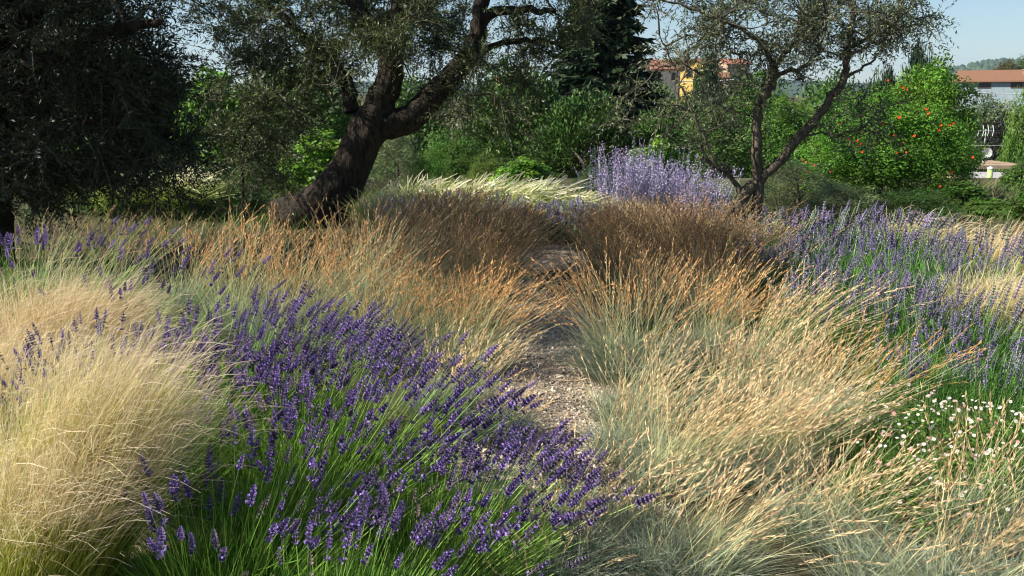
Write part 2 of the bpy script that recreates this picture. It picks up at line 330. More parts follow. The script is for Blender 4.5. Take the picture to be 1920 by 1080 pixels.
g = Geo(); g.tube([(0, 0, zd - .15), (0, -.2, zd - .1), (0, -.5, zd - .12)], .014, 5); part('arm', g.mesh('dish_arm', M['white_metal']), root)
c4 = at(1857, 316, 30.); zb4 = float(terrain(c4[0], 30.))
o = thing('garden_post', 'pale lime green post standing in front of the grey shed roof', 'post', (c4[0], 30, zb4))
g = Geo(); g.tube([(0, 0, -.1), (0, 0, c4[2] - zb4)], .085, 12); part('shaft', g.mesh('post_shaft', M['lime']), o)
g = Geo(); g.tube([(0, 0, c4[2] - zb4 - .02), (0, 0, c4[2] - zb4 + .03)], .10, 12); part('cap', g.mesh('post_cap', M['white_metal']), o)
for (pa, pb, Y, lab) in [((1740, 168), (2010, 174), 62., 'thin white cable strung in front of the pale blue house'), ((1272, 152), (1440, 141), 62., 'thin white cable sloping in front of the yellow house')]:
    a, b = at(*pa, Y), at(*pb, Y); root = thing('overhead_cable', lab, 'cable', (0, 0, 0))
    g = Geo(); ts = np.linspace(0, 1, 14); P = a[None] + (b - a)[None] * ts[:, None]; P[:, 2] -= .25 * 4 * ts * (1 - ts) * .6; g.tube(P, .032, 5); part('wire', g.mesh('wire', M['wire']), root)
    for e in (a, b):
        g = Geo(); z = float(terrain(e[0], Y)); g.tube([(e[0], Y + .1, z - .3), (e[0], Y + .1, e[2] + .3)], .09, 7); part('pole', g.mesh('cable_pole', M['twig']), root)

# ------------------------------------------------------------------ olive trees
def smooth(pts, n=5, jit=0):
    P = np.asarray(pts, float); P = np.concatenate([[2 * P[0] - P[1]], P, [2 * P[-1] - P[-2]]]); out = []
    for i in range(1, len(P) - 2):
        for t in np.linspace(0, 1, n, endpoint=False):
            out.append(.5 * ((2 * P[i]) + (-P[i - 1] + P[i + 1]) * t + (2 * P[i - 1] - 5 * P[i] + 4 * P[i + 1] - P[i + 2]) * t * t + (-P[i - 1] + 3 * P[i] - 3 * P[i + 1] + P[i + 2]) * t ** 3))
    out.append(P[-2]); out = np.array(out)
    if jit: out[1:-1] += rng.normal(size=out[1:-1].shape) * jit
    return out
def olive(label, trunk, limbs, crowns, twigs_per, leaf_len, tr_r, bark, color, name='olive_tree', cat='tree', sides=20, leaves_per=18, twig_len=(.22, .5), droop=.0, density=1.0):
    """trunk: (points, radii); limbs: list of (points, r0, r1); crowns: (centre, radii, number of boughs)"""
    base = np.array(trunk[0][0], float); root = thing(name, label, cat, base); nodes = []
    P = smooth(trunk[0], 7); r = np.interp(np.linspace(0, 1, len(P)), np.linspace(0, 1, len(trunk[1])), trunk[1])
    g = Geo(); g.tube(P - base, r, sides, gnarl=tr_r, seed=1.3); part('trunk', g.mesh('trunk', bark), root)
    nodes.append(P[len(P) // 2:]); nr = [r[len(P) // 2:]]
    for pts, r0, r1 in limbs:
        P = smooth(pts, 6, .012); rr = np.linspace(r0, r1, len(P)); g = Geo(); g.tube(P - base, rr, max(7, sides // 2), gnarl=tr_r * .6, seed=2.1)
        part('limb', g.mesh('limb', bark), root); nodes.append(P[2:]); nr.append(rr[2:])
    NP = np.concatenate(nodes); NR = np.concatenate(nr)
    gw = Geo(); TP = []; TD = []; TL = []; TS = []
    for cen, rad, num in crowns:
        hi = CAM_H + (CAM_H * 0 + 190 / FPX) * cen[1] < cen[2] - .25 or abs(cen[0]) > .62 * cen[1]; tm_ = twigs_per // 2 if hi else twigs_per
        for _ in range(int(num * density)):
            u = runit(1)[0] * rng.uniform(.25, 1) ** .45; tgt = np.asarray(cen) + u * np.asarray(rad)
            d = np.linalg.norm(NP - tgt, axis=1) + rng.uniform(0, .3, len(NP)); k = int(np.argmin(d)); s = NP[k]
            mid = (s + tgt) / 2 + rng.normal(size=3) * .12 * np.linalg.norm(tgt - s) + [0, 0, .08 * np.linalg.norm(tgt - s)]
            B = smooth([s, mid, tgt + [0, 0, -droop * rng.uniform(0, .5)]], 4); r0 = min(.030, max(.011, NR[k] * .5)); gw.tube(B - base, np.linspace(r0, .004, len(B)), 4)
            if len(NP) < 6000: NP = np.concatenate([NP, B[3:]]); NR = np.concatenate([NR, np.full(len(B) - 3, .012)])
            m = tm_; TS.append(np.full(m, 1.35 if hi else 1.0)); ii = rng.integers(3, len(B), m); D = nrm(nrm(B[-1] - B[0])[None] * .5 + runit(m) * .85 + np.array([0, 0, .25 - droop]))
            TP.append(B[ii]); TD.append(D); TL.append(rng.uniform(*twig_len, m))
    TP = np.concatenate(TP); TD = np.concatenate(TD); TL = np.concatenate(TL); TS = np.concatenate(TS)[:, None, None]; n = len(TP)
    bend = np.tile([0.04, 0, -.16 - droop * .5], (n, 1)) * rng.uniform(.2, 1.4, (n, 1))
    gw.ribbons(TP - base, TD, TL, bend, .0065, 3, [(0, (1, 1, 1)), (1, (1, 1, 1))])
    part('twigs', gw.mesh('twigs', M['twig']), root, kind='stuff')
    gl = Geo(); m = leaves_per; t = np.clip(np.repeat(np.linspace(.12, 1, m // 2), 2)[None] + rng.normal(size=(n, m)) * .02, 0, 1)
    PP = TP[:, None] + TL[:, None, None] * (TD[:, None] * t[..., None] + bend[:, None] * (t ** 2)[..., None])
    T = nrm(TD[:, None] + 2 * bend[:, None] * t[..., None]); S = nrm(np.cross(T, runit(n)[:, None])); sg = np.where(np.arange(m) % 2, 1, -1)[None, :, None]
    A = nrm(T * .75 + S * sg * .75 + rng.normal(size=(n, m, 3)) * .28) * leaf_len * TS * rng.uniform(.65, 1.2, (n, m, 1)); Bv = nrm(np.cross(A, rng.normal(size=(n, m, 3)))) * leaf_len * TS * .125
    sil = np.where(rng.random((n * m, 1)) < .28, np.array([[1.8, 1.75, 1.95]]), 1.0); gl.leaves((PP - base).reshape(-1, 3), A.reshape(-1, 3), Bv.reshape(-1, 3), sil * np.ones((n * m, 3)), .12, .25)
    part('foliage', gl.mesh('foliage', M['olive']), root, color=color, kind='stuff')
    return root
def pxs(lst, Y): return [at(x, y, Y if len(r) == 0 else r[0]) for x, y, *r in lst]
def zone(px, py, rx, ry, Y, ryd, n): return (at(px, py, Y), (rx / FPX * Y, ryd, ry / FPX * Y), n)
OL = (.064, .084, .027)
# big leaning olive
YA = 12.3
gA = at(585, 415, YA); gA[2] = float(terrain(gA[0], YA)) - .1
olive('big dark olive tree with a thick leaning gnarled trunk left of the path',
      ([gA + [-.28, 0, 0], at(604, 392, YA), at(655, 320, YA), at(685, 255, YA), at(705, 215, YA)], [.50, .36, .25, .245, .25]),
      [(pxs([(700, 225), (722, 170), (738, 110), (745, 50), (770, -60)], YA), .21, .11), (pxs([(715, 235), (768, 222), (820, 170), (870, 120), (897, 60), (905, -10), (950, -90)], YA), .20, .07),
       (pxs([(735, 110), (690, 40), (640, -30), (600, -110)], YA), .12, .05), (pxs([(897, 55), (920, 25), (985, 18), (1040, 20, 12.0)], YA), .085, .03), (pxs([(880, 110), (930, 85), (1010, 75), (1060, 90)], YA), .05, .02),
       (pxs([(660, 210), (640, 140, 12.4), (560, 60, 12.8), (470, -20, 13.1)], YA), .10, .04), (pxs([(760, 20), (840, -60), (900, -160)], YA), .1, .05)],
      [zone(560, 60, 170, 120, 12.9, 1.0, 72), zone(720, 50, 190, 120, 13.0, .9, 72), zone(910, 120, 130, 90, 12.8, .7, 34), zone(1040, 20, 110, 70, 12.2, .8, 40), zone(500, 180, 110, 90, 12.9, .8, 30), zone(610, 160, 60, 60, 12.4, .4, 14),
       zone(820, 195, 60, 45, 12.9, .4, 9), zone(770, 70, 70, 60, 11.7, .3, 12), zone(690, 110, 50, 60, 11.8, .3, 8), zone(880, 150, 60, 45, 11.7, .3, 6), zone(740, -180, 440, 180, 13, 1.9, 130), zone(420, 0, 140, 60, 13.2, 1.0, 34), zone(930, 215, 90, 40, 11.6, .4, 8), zone(750, 30, 110, 60, 12.9, .5, 26), (np.array([-3.8, 7.7, 3.5]), (.9, .8, .45), 45)],  # last crown: unseen boughs added overhead to shade the grass mounds
      12, .062, .10, M['bark'], OL, sides=26)
# olive on the left edge; leaf colour darkened to paint in its crown shade
YB = 9.2
gB = at(-45, 470, YB); gB[2] = float(terrain(gB[0], YB)) - .1
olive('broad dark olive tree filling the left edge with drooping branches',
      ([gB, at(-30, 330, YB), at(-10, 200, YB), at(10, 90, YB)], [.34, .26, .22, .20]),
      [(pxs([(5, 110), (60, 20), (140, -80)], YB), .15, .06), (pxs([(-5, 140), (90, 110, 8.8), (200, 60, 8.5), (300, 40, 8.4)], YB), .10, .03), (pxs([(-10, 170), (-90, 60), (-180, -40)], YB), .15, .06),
       (pxs([(0, 200), (110, 220, 8.8), (220, 240, 8.6)], YB), .06, .02), (pxs([(40, 40), (60, -120), (120, -260)], YB), .14, .05), ([at(10, 95, YB), np.array([-4.6, 7.6, 3.0]), np.array([-3.7, 6.2, 3.3]), np.array([-3.3, 5.3, 3.35])], .10, .03)],  # last limb added out of view to carry the shading boughs
      [zone(90, 60, 240, 140, 8.9, 1.3, 120), zone(140, 230, 210, 110, 9.2, 1.0, 95), zone(60, 330, 150, 60, 9.2, .8, 44), zone(280, 300, 110, 75, 9.4, .8, 34), zone(0, -200, 420, 180, 8.5, 1.3, 120), zone(-200, 120, 160, 220, 9.2, 1.4, 50), zone(260, 120, 100, 70, 9.0, .8, 30), (np.array([-6.6, 8.2, 3.2]), (1.6, 1.6, 1.3), 80), (np.array([-5.4, 11.9, 3.2]), (.9, .9, .7), 75), (np.array([-2.9, 6.5, 3.5]), (.9, .9, .45), 55), (np.array([-3.75, 5.7, 3.4]), (.6, .85, .4), 85)],  # world-coordinate boughs added to cast shade, mostly out of view
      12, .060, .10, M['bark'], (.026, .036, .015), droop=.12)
# slim sapling between them
YS_ = 11.
gS = at(458, 425, YS_); gS[2] = float(terrain(gS[0], YS_)) - .05
olive('slim young olive sapling with a thin dark stem between the two big olives',
      ([gS, at(455, 350, YS_), at(457, 270, YS_), at(470, 170, YS_)], [.024, .021, .018, .010]),
      [(pxs([(456, 290), (430, 240), (415, 190)], YS_), .014, .006), (pxs([(460, 250), (500, 200), (530, 170)], YS_), .014, .006)],
      [zone(440, 230, 80, 70, YS_, .5, 22), zone(510, 250, 70, 80, YS_, .5, 22), zone(470, 320, 80, 50, YS_, .4, 14)], 9, .058, .05, M['bark'], OL, sides=8)
# young olive on the right
YC = 10.2
gC = at(1384, 455, YC); gC[2] = float(terrain(gC[0], YC)) - .06
olive('young multi-stemmed olive tree with an open airy crown on the right',
      ([gC, at(1384, 400, YC), at(1396, 365, YC), at(1412, 345, YC)], [.085, .078, .072, .068]),
      [(pxs([(1420, 420), (1421, 330), (1417, 260), (1424, 200), (1448, 155), (1450, 120)], YC), .066, .045), (pxs([(1405, 352), (1450, 312), (1505, 250), (1550, 195), (1580, 150), (1590, 100), (1598, 20), (1590, -60)], YC), .062, .025),
       (pxs([(1390, 372), (1378, 340), (1345, 312), (1312, 298)], YC), .034, .018), (pxs([(1345, 312), (1320, 260), (1290, 190), (1262, 120), (1230, 60)], 10.0), .018, .006),
       (pxs([(1450, 130), (1430, 85), (1385, 50), (1310, 20), (1240, 0)], YC), .035, .010), (pxs([(1450, 125), (1490, 80), (1505, 20), (1520, -60)], YC), .034, .014), (pxs([(1448, 140), (1500, 128), (1530, 100), (1555, 30)], YC), .026, .010),
       (pxs([(1590, 90), (1650, 60), (1720, 45)], YC), .02, .006), (pxs([(1580, 150), (1640, 110), (1680, 60)], YC), .018, .006), (pxs([(1425, 230), (1370, 205), (1330, 245), (1300, 240)], YC), .014, .005), (pxs([(1500, 255), (1560, 250), (1630, 245)], YC), .014, .005), (pxs([(1420, 100), (1380, 100), (1350, 110)], YC), .012, .005)],
      [zone(1300, 40, 110, 70, YC, .7, 26), zone(1430, 30, 140, 70, YC, .8, 44), zone(1600, 30, 140, 75, YC, .8, 50), zone(1270, 170, 75, 90, 10.0, .5, 14), zone(1370, 190, 70, 60, YC, .5, 11), zone(1490, 110, 80, 50, YC, .5, 14), zone(1190, 230, 60, 60, 9.9, .3, 5), zone(1600, 220, 110, 60, YC, .5, 15),
       zone(1480, -110, 260, 90, YC, 1.4, 55), zone(1340, 280, 60, 40, YC, .3, 4), zone(1690, 60, 60, 45, YC, .4, 16), zone(1560, 60, 90, 70, YC, .5, 22)],
      8, .056, .05, M['bark_light'], (.088, .105, .050), sides=12, leaves_per=14, twig_len=(.2, .42))

# ------------------------------------------------------------------ shrubs and trees behind the garden
def crown_mesh(name, nclump, nleaf, size, aspect=.45, up=.35, feather=False, mat='leaf', low=.0, seedcol=.2, cone=0.0):
    """unit crown: 1 wide, 1 high, base at z = 0"""
    g = Geo(); u = runit(nclump); u[:, 2] = np.where(u[:, 2] < -.15, -u[:, 2], u[:, 2]); rr = rng.uniform(.5, 1, nclump) ** .5 * rng.uniform(.82, 1.08, nclump)
    C = u * rr[:, None] * [.43, .43, .74]; C[:, 2] += .16
    if cone: f = 1 - cone * C[:, 2]; C[:, :2] *= f[:, None] * 1.15
    R = rng.uniform(.07, .15, nclump); k = rng.integers(0, nclump, nleaf); d = runit(nleaf); d[:, 2] = np.where(rng.random(nleaf) < .35, np.abs(d[:, 2]), d[:, 2])
    P = C[k] + d * (R[k] * rng.uniform(.45, 1.12, nleaf))[:, None]
    keep = P[:, 2] > low; P, d, k = P[keep], d[keep], k[keep]; n = len(P)
    out = nrm(P - [0, 0, .3])
    L = size * rng.uniform(.6, 1.3, (n, 1))
    if feather: A = nrm(out * .6 + [0, 0, .55] + rng.normal(size=(n, 3)) * .35) * L * 1.6; Bv = nrm(np.cross(A, rng.normal(size=(n, 3)))) * L * .28
    else:
        N = nrm(d * .6 + [-.1, -.1, up] + rng.normal(size=(n, 3)) * .45); A = nrm(np.cross(N, rng.normal(size=(n, 3)))) * L; Bv = nrm(np.cross(N, A)) * L * aspect * .5
    cc = np.exp(rng.normal(size=(nclump, 1)) * seedcol)[k] * np.exp(rng.normal(size=(nclump, 3)) * .07)[k]
    g.leaves(P - A * .5, A, Bv, cc, .2, .2)
    return g.mesh(name, M[mat])
def wood_mesh(name, nb=9):
    g = Geo(); g.tube([(0, 0, -.03), (.01, 0, .2), (-.01, .01, .45), (0, 0, .7)], [.035, .028, .02, .008], 8)
    for i in range(nb):
        a = i * 2.4; z = .08 + .5 * i / nb; r = rng.uniform(.28, .4); g.tube([(0, 0, z), (r * .5 * math.cos(a), r * .5 * math.sin(a), z + .16), (r * math.cos(a), r * math.sin(a), z + .24)], [.014, .009, .003], 5)
    return g.mesh(name, M['twig'])
CROWN = dict(fine=[crown_mesh('fine_crown', 110, 17000, .031) for _ in range(2)], broad=[crown_mesh('broad_crown', 85, 8000, .056, .62) for _ in range(2)],
             grey=[crown_mesh('grey_crown', 85, 17000, .030, .22, .2, mat='olive') for _ in range(1)], feather=[crown_mesh('feather_crown', 110, 19000, .026, feather=True, mat='conifer', seedcol=.28, cone=.45) for _ in range(2)],
             small=[crown_mesh('small_leaf_crown', 120, 20000, .024, .5) for _ in range(2)])
WOOD = [wood_mesh('wood_a'), wood_mesh('wood_b')]
def shrub(kind, px, py, wpx, Y, col, label, name='shrub', cat='shrub', group=None, dpt=1.0, base=None):
    p = at(px, py, Y); zb = float(terrain(p[0], Y)) if base is None else base; w = wpx / FPX * Y; h = p[2] - zb
    root = thing(name, label, cat, (p[0], Y, zb), group, rz=0)
    a = part('trunk', random.choice(WOOD), root); a.scale = (w, w * dpt, h)
    c = part('crown', random.choice(CROWN[kind]), root, col, 'stuff'); c.scale = (w * 1.04, w * dpt, h * 1.02); c.rotation_euler.z = rng.choice([0, math.pi])
    return root
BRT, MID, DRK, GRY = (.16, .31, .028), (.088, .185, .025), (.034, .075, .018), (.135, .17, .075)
bgs = [
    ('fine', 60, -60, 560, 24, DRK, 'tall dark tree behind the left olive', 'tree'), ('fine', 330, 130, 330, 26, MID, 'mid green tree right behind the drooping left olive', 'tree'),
    ('broad', 400, 110, 170, 19, (.13, .28, .028), 'bright broad-leaved tree between the left olive and the sapling', 'tree'), ('fine', 560, 95, 300, 27, MID, 'rounded tree behind the big leaning trunk', 'tree'),
    ('broad', 600, 232, 170, 16.5, BRT, 'bright green broad-leaved shrub just left of the leaning trunk', 'shrub'), ('small', 180, 250, 300, 17, MID, 'dark green shrub under the left olive branches', 'shrub'),
    ('grey', 330, 285, 200, 15, GRY, 'grey-green bushy shrub behind the sapling', 'shrub'), ('grey', 745, 246, 130, 16, GRY, 'rounded grey-olive shrub right of the leaning trunk', 'shrub'),
    ('small', 850, 238, 150, 17.5, MID, 'dense green shrub behind the pale plume grasses', 'shrub'), ('small', 800, 285, 90, 16, (.10, .23, .028), 'low leafy green shrub beside the grey-olive shrub', 'shrub'),
    ('broad', 985, 290, 150, 15.5, (.13, .27, .026), 'leafy bright shrub at the right end of the plume grasses', 'shrub'), ('small', 915, 285, 100, 16.5, (.12, .18, .03), 'yellowish green shrub in front of the cypress', 'shrub'),
    ('feather', 990, 118, 250, 24, (.062, .12, .024), 'broad dark cypress left of the tall fir', 'conifer'), ('feather', 1100, 150, 220, 21, (.052, .10, .022), 'dense dark cypress below the tall fir', 'conifer'),
    ('feather', 1225, 205, 150, 22, (.066, .135, .024), 'low spreading conifer in front of the red-roofed house', 'conifer'), ('fine', 1240, 135, 130, 34, (.085, .17, .026), 'rounded dark tree below the long red roof', 'tree'),
    ('broad', 1235, 250, 130, 15.5, BRT, 'bright green bush behind the tall violet sage', 'bush'), ('small', 1345, 158, 130, 48, (.08, .10, .05), 'rounded grey-green tree below the yellow house', 'tree'),
    ('feather', 1332, 62, 85, 60, (.030, .055, .02), 'dark pine in front of the yellow house', 'conifer'), ('fine', 1340, 200, 180, 24, (.085, .155, .033), 'mid green tree behind the young olive trunks', 'tree'),
    ('fine', 1470, 185, 190, 26, MID, 'leafy tree between the forked olive stems', 'tree'), ('grey', 1500, 300, 180, 14.2, GRY, 'low grey-green shrub behind the right olive trunk', 'shrub'),
    ('fine', 1420, 130, 220, 60, MID, 'distant tree right of the yellow house', 'tree'), ('fine', 1560, 120, 230, 48, (.085, .17, .026), 'distant tree behind the slanting olive stem', 'tree'),
    ('fine', 1745, 98, 215, 23, (.12, .245, .026), 'tall bright green tree behind the red-flowered bush', 'tree'), ('feather', 1740, 45, 130, 40, (.028, .052, .022), 'pointed dark conifer top above the bright green tree', 'conifer'),
    ('feather', 1655, 95, 130, 42, (.035, .065, .022), 'dark conifer left of the pointed one', 'conifer'),
    ('fine', 1868, 170, 190, 70, (.13, .17, .085), 'grey-green olive crown below the pale blue house', 'tree'), ('grey', 1800, 215, 110, 55, (.09, .13, .06), 'grey-green olive crown beside the tall green tree', 'tree'),
    ('fine', 1885, 215, 120, 46, (.028, .030, .024), 'dark purplish tree behind the antenna', 'tree'), ('fine', 1925, 160, 90, 44, (.115, .22, .030), 'bright green tree cut by the right edge', 'tree'),
    ('fine', 1890, 108, 60, 190, (.11, .10, .035), 'brownish tree behind the pale blue house roof', 'tree'), ('fine', 1925, 98, 50, 200, (.08, .13, .03), 'green tree behind the right end of the pale blue house', 'tree'),
    ('broad', 1805, 335, 110, 14.0, (.085, .17, .026), 'leafy vine bush left of the green post', 'bush'), ('broad', 1920, 300, 80, 17, (.085, .16, .03), 'leafy vine bush at the right edge beside the shed', 'bush'),
    ('broad', 1875, 372, 150, 13.4, (.10, .19, .028), 'low vine-leaved bush in front of the shed', 'bush'), ('small', 1800, 345, 80, 14.5, MID, 'small dark bush right of the red-flowered bush', 'bush'),
    ('fine', 1080, 180, 300, 70, MID, 'far tree behind the cypresses', 'tree'), ('fine', 760, 130, 260, 40, (.085, .17, .026), 'tree showing through the fork of the leaning olive', 'tree'),
    ('small', 1715, 350, 190, 12.9, (.07, .14, .03), 'low green undergrowth bush below the right half of the red flowers', 'bush'), ('grey', 1590, 345, 200, 12.9, GRY, 'low grey-green bush below the left half of the red flowers', 'bush'), ('broad', 1945, 345, 110, 12.8, (.09, .17, .03), 'leafy vine bush cut by the right edge, below the shed', 'bush'),
    ('fine', 1300, 150, 130, 62, (.05, .10, .026), 'dark rounded tree hiding the foot of the yellow house', 'tree'), ('fine', 1050, 130, 200, 36, (.05, .10, .024), 'dark tree filling the gap behind the cypresses', 'tree'), ('small', 1130, 300, 120, 15.5, (.07, .15, .026), 'green shrub left of the bright bush behind the violet sage', 'shrub'),
    ('fine', 1590, 150, 260, 32, (.075, .155, .026), 'leafy tree between the slanting olive stem and the red flowers', 'tree'), ('small', 250, 318, 260, 13.9, MID, 'low dark green shrub under the left olive, nearer than the others', 'shrub'), ('small', 425, 325, 190, 13.6, (.075, .155, .026), 'low shrub right behind the foot of the sapling', 'shrub'), ('fine', -40, 150, 300, 20, DRK, 'dark tree cut by the left edge', 'tree'), ('small', 480, 300, 160, 15.5, (.075, .14, .03), 'green shrub behind the thin sapling stem', 'shrub'), ('fine', 935, 108, 190, 45, (.07, .14, .026), 'tree behind the right limb of the leaning olive', 'tree'),
]
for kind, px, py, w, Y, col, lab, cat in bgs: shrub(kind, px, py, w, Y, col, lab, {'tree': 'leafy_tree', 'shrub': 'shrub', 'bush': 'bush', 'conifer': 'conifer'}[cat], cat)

# tall fir
def fir(px, py, wpx, Y, col, label):
    p = at(px, py, Y); zb = float(terrain(p[0], Y)); H = p[2] - zb; R = wpx / FPX * Y / 2
    root = thing('fir_tree', label, 'conifer', (p[0], Y, zb)); g = Geo(); g.tube([(0, 0, -.1), (0, 0, H * .5), (0, 0, H)], [.24, .13, .02], 10); part('trunk', g.mesh('fir_trunk', M['bark']), root)
    g = Geo(); gw = Geo()
    for lv in np.arange(.16, .99, .026):
        for k in range(9):
            a = rng.uniform(0, 6.28); Lb = R * (1.12 - lv) ** .75 * rng.uniform(.75, 1.15); z = lv * H + rng.normal() * .05
            d = np.array([math.cos(a), math.sin(a), 0]); t = np.linspace(0, 1, 5); B = np.array([0, 0, z]) + d * Lb * t[:, None] + np.array([0, 0, 1]) * (Lb * (.10 * t - .34 * t ** 2 + .16 * t ** 4))[:, None]
            gw.tube(B, np.linspace(.03, .005, 5), 4); n = 55; tt = rng.uniform(.12, 1, n); P = np.stack([np.interp(tt, t, B[:, i]) for i in range(3)], -1); sd = np.cross(d, [0, 0, 1])
            A = nrm(d * .7 + sd * rng.choice([-1, 1], n)[:, None] * rng.uniform(.2, 1, n)[:, None] + np.array([0, 0, -.35]) + rng.normal(size=(n, 3)) * .25) * (R * .22 * rng.uniform(.6, 1.2, n) * (1.1 - tt * .5))[:, None]
            Bv = nrm(np.cross(A, rng.normal(size=(n, 3)) * .5 + [0, 0, 1])) * R * .035; g.leaves(P, A, Bv, (1, 1, 1), .2, .25)
    part('boughs', gw.mesh('fir_boughs', M['twig']), root, kind='stuff'); part('crown', g.mesh('fir_needles', M['conifer']), root, col, 'stuff')
fir(1135, -95, 270, 27, (.030, .055, .024), 'tall dark fir with tiered drooping boughs behind the path')

# red-flowered bush
YR = 15.6
p = at(1655, 160, YR); w = 345 / FPX * YR
root = thing('flowering_bush', 'large green bush dotted with orange-red flowers behind the right lavender', 'bush', (p[0], YR, 0))
a = part('trunk', WOOD[0], root); a.scale = (w, w * .8, p[2])
for i, (dx, sc, hz) in enumerate([(0, 1.0, 1.0), (-.22 * w, .62, .72), (.26 * w, .6, .86)]):
    c_ = part('crown', CROWN['small'][i % 2], root, (.105, .24, .024), 'stuff'); c_.scale = (w * sc * .92, w * sc * .7, p[2] * hz); c_.location = (dx, -.25 * (i > 0), 0)
def red_flower(name):
    g = Geo()
    for k in range(6):
        a = k * 1.047; d = np.array([[math.cos(a), math.sin(a), .55]]); s_ = np.array([[-math.sin(a), math.cos(a), 0]])
        g.leaves(np.array([[0, 0, .15]]), d * .55, s_ * .3, [(.85, .075, .018)], .3, .15)
    g.tube([(0, 0, -.35), (0, 0, .2)], [.10, .17], 6, (.62, .05, .02)); return g.mesh(name, M['flower'])
RF = [red_flower('red_flower_%s' % s) for s in 'ab']
fl = [(1702, 168), (1692, 165), (1572, 165), (1578, 168), (1737, 207), (1742, 215), (1760, 243), (1788, 230), (1780, 236), (1764, 235), (1687, 220), (1572, 230), (1592, 260), (1608, 265), (1614, 270), (1610, 274), (1616, 286), (1675, 253), (1693, 266), (1700, 286), (1505, 300), (1512, 305), (1528, 310), (1518, 324), (1510, 322), (1495, 322), (1504, 333), (1682, 286), (1572, 360), (1590, 366), (1610, 382), (1636, 379), (1824, 296), (1782, 322), (1762, 350), (1558, 322), (1665, 152), (1715, 255), (1640, 300), (1655, 230)]
pos = []; dirs = []
for (x, y) in fl:
    q = at(x, y, (14.75 if y < 345 else 14.2) + rng.uniform(0, .25)) - np.array([p[0], YR, 0]); pos.append(q); dirs.append(nrm(np.array([-.4, -.7, .3]) + rng.normal(size=3) * .3))
copies('flower', RF, root, pos, dirs, rng.uniform(.030, .055, len(pos)))

# ------------------------------------------------------------------ grasses, lavender and other border plants
def head_tmpl(n=26, fat=1.0):
    g = Geo(); t = np.linspace(0, .93, n); a = rng.uniform(0, 6.28, n); wd = np.sin(np.clip(t * .9 + .12, 0, 1) * np.pi) * .5 + .35
    curve = np.stack([.16 * t ** 2, np.zeros(n), t], -1); d = np.stack([np.cos(a), np.sin(a), np.zeros(n)], -1)
    A = nrm(d * .34 * wd[:, None] + [.10, 0, 1]) * rng.uniform(.11, .20, (n, 1)); Bv = nrm(np.cross(A, rng.normal(size=(n, 3)))) * .017 * fat
    g.leaves(curve + d * .012, A, Bv, [(1, 1, 1)], .2, .22, .05); 
    return g
def spike_tmpl(purple, calyx, rings=6, per=7, width=.13, gap=False, openf=.8):
    g = Geo(); g.tube([(0, 0, -.02), (0, 0, .5), (0, 0, .93)], [.028, .026, .012], 4, calyx)
    for i in range(rings):
        z = .04 + .84 * (i / (rings - 1)) ** .92; r = width * (1.0 - .55 * (i / (rings - 1)) ** 2)
        if gap and i == 0: z = -.28
        m = per; a = np.arange(m) * 2 * np.pi / m + i; d = np.stack([np.cos(a), np.sin(a), 0 * a], -1)
        P = d * .015 + [0, 0, z]; A = nrm(d * .85 + [0, 0, .75]) * r * 1.25; Bv = np.stack([-np.sin(a), np.cos(a), 0 * a], -1) * r * .42; g.leaves(P, A, Bv, calyx, .5, .25, .06)
        k = int(m * openf); aa = rng.uniform(0, 6.28, k); d = np.stack([np.cos(aa), np.sin(aa), 0 * aa], -1); P = d * r * .62 + np.stack([0 * aa, 0 * aa, z + r * rng.uniform(.1, .8, k)], -1)
        A = nrm(d * .6 + runit(k) * .7) * r * .62; Bv = nrm(np.cross(A, rng.normal(size=(k, 3)))) * r * .34; g.leaves(P, A, Bv, purple, .3, .28, .07)
    return g
HEADS = [head_tmpl() for _ in range(4)]; HEADM = [h.mesh('seed_head', M['straw']) for h in HEADS]; HEADT = [head_tmpl(15, 1.45).arrays() for _ in range(4)]
PUR, CAL = (.31, .20, .54), (.165, .12, .26)
LAVS = [spike_tmpl(PUR, CAL, 6, 7, .165, gap=g_) for g_ in (0, 1, 0)] + [spike_tmpl((.30, .185, .52), (.15, .115, .20), 5, 7, .19, gap=1), spike_tmpl((.25, .20, .27), (.20, .17, .14), 5, 6, .14, gap=1, openf=.4), spike_tmpl((.23, .15, .40), (.14, .12, .16), 7, 6, .15, openf=.55)]
LAVM = [h.mesh('flower_spike', M['flower']) for h in LAVS]; LAVT = [h.arrays() for h in LAVS]
BLU = [spike_tmpl((.34, .245, .53), (.22, .19, .30), 7, 5, .10), spike_tmpl((.31, .24, .49), (.23, .24, .23), 7, 5, .095, openf=.6), spike_tmpl((.30, .30, .36), (.26, .32, .20), 7, 5, .085, openf=.2), spike_tmpl((.27, .19, .45), (.18, .16, .23), 7, 5, .10)]
BLUM = [h.mesh('flower_spike', M['flower']) for h in BLU]; BLUT = [spike_tmpl(a_, b_, 5, 4, .11, openf=c_).arrays() for a_, b_, c_ in (((.34, .245, .53), (.22, .19, .30), .8), ((.31, .24, .49), (.23, .24, .23), .6), ((.30, .30, .36), (.26, .32, .20), .3), ((.27, .19, .45), (.18, .16, .23), .8))]

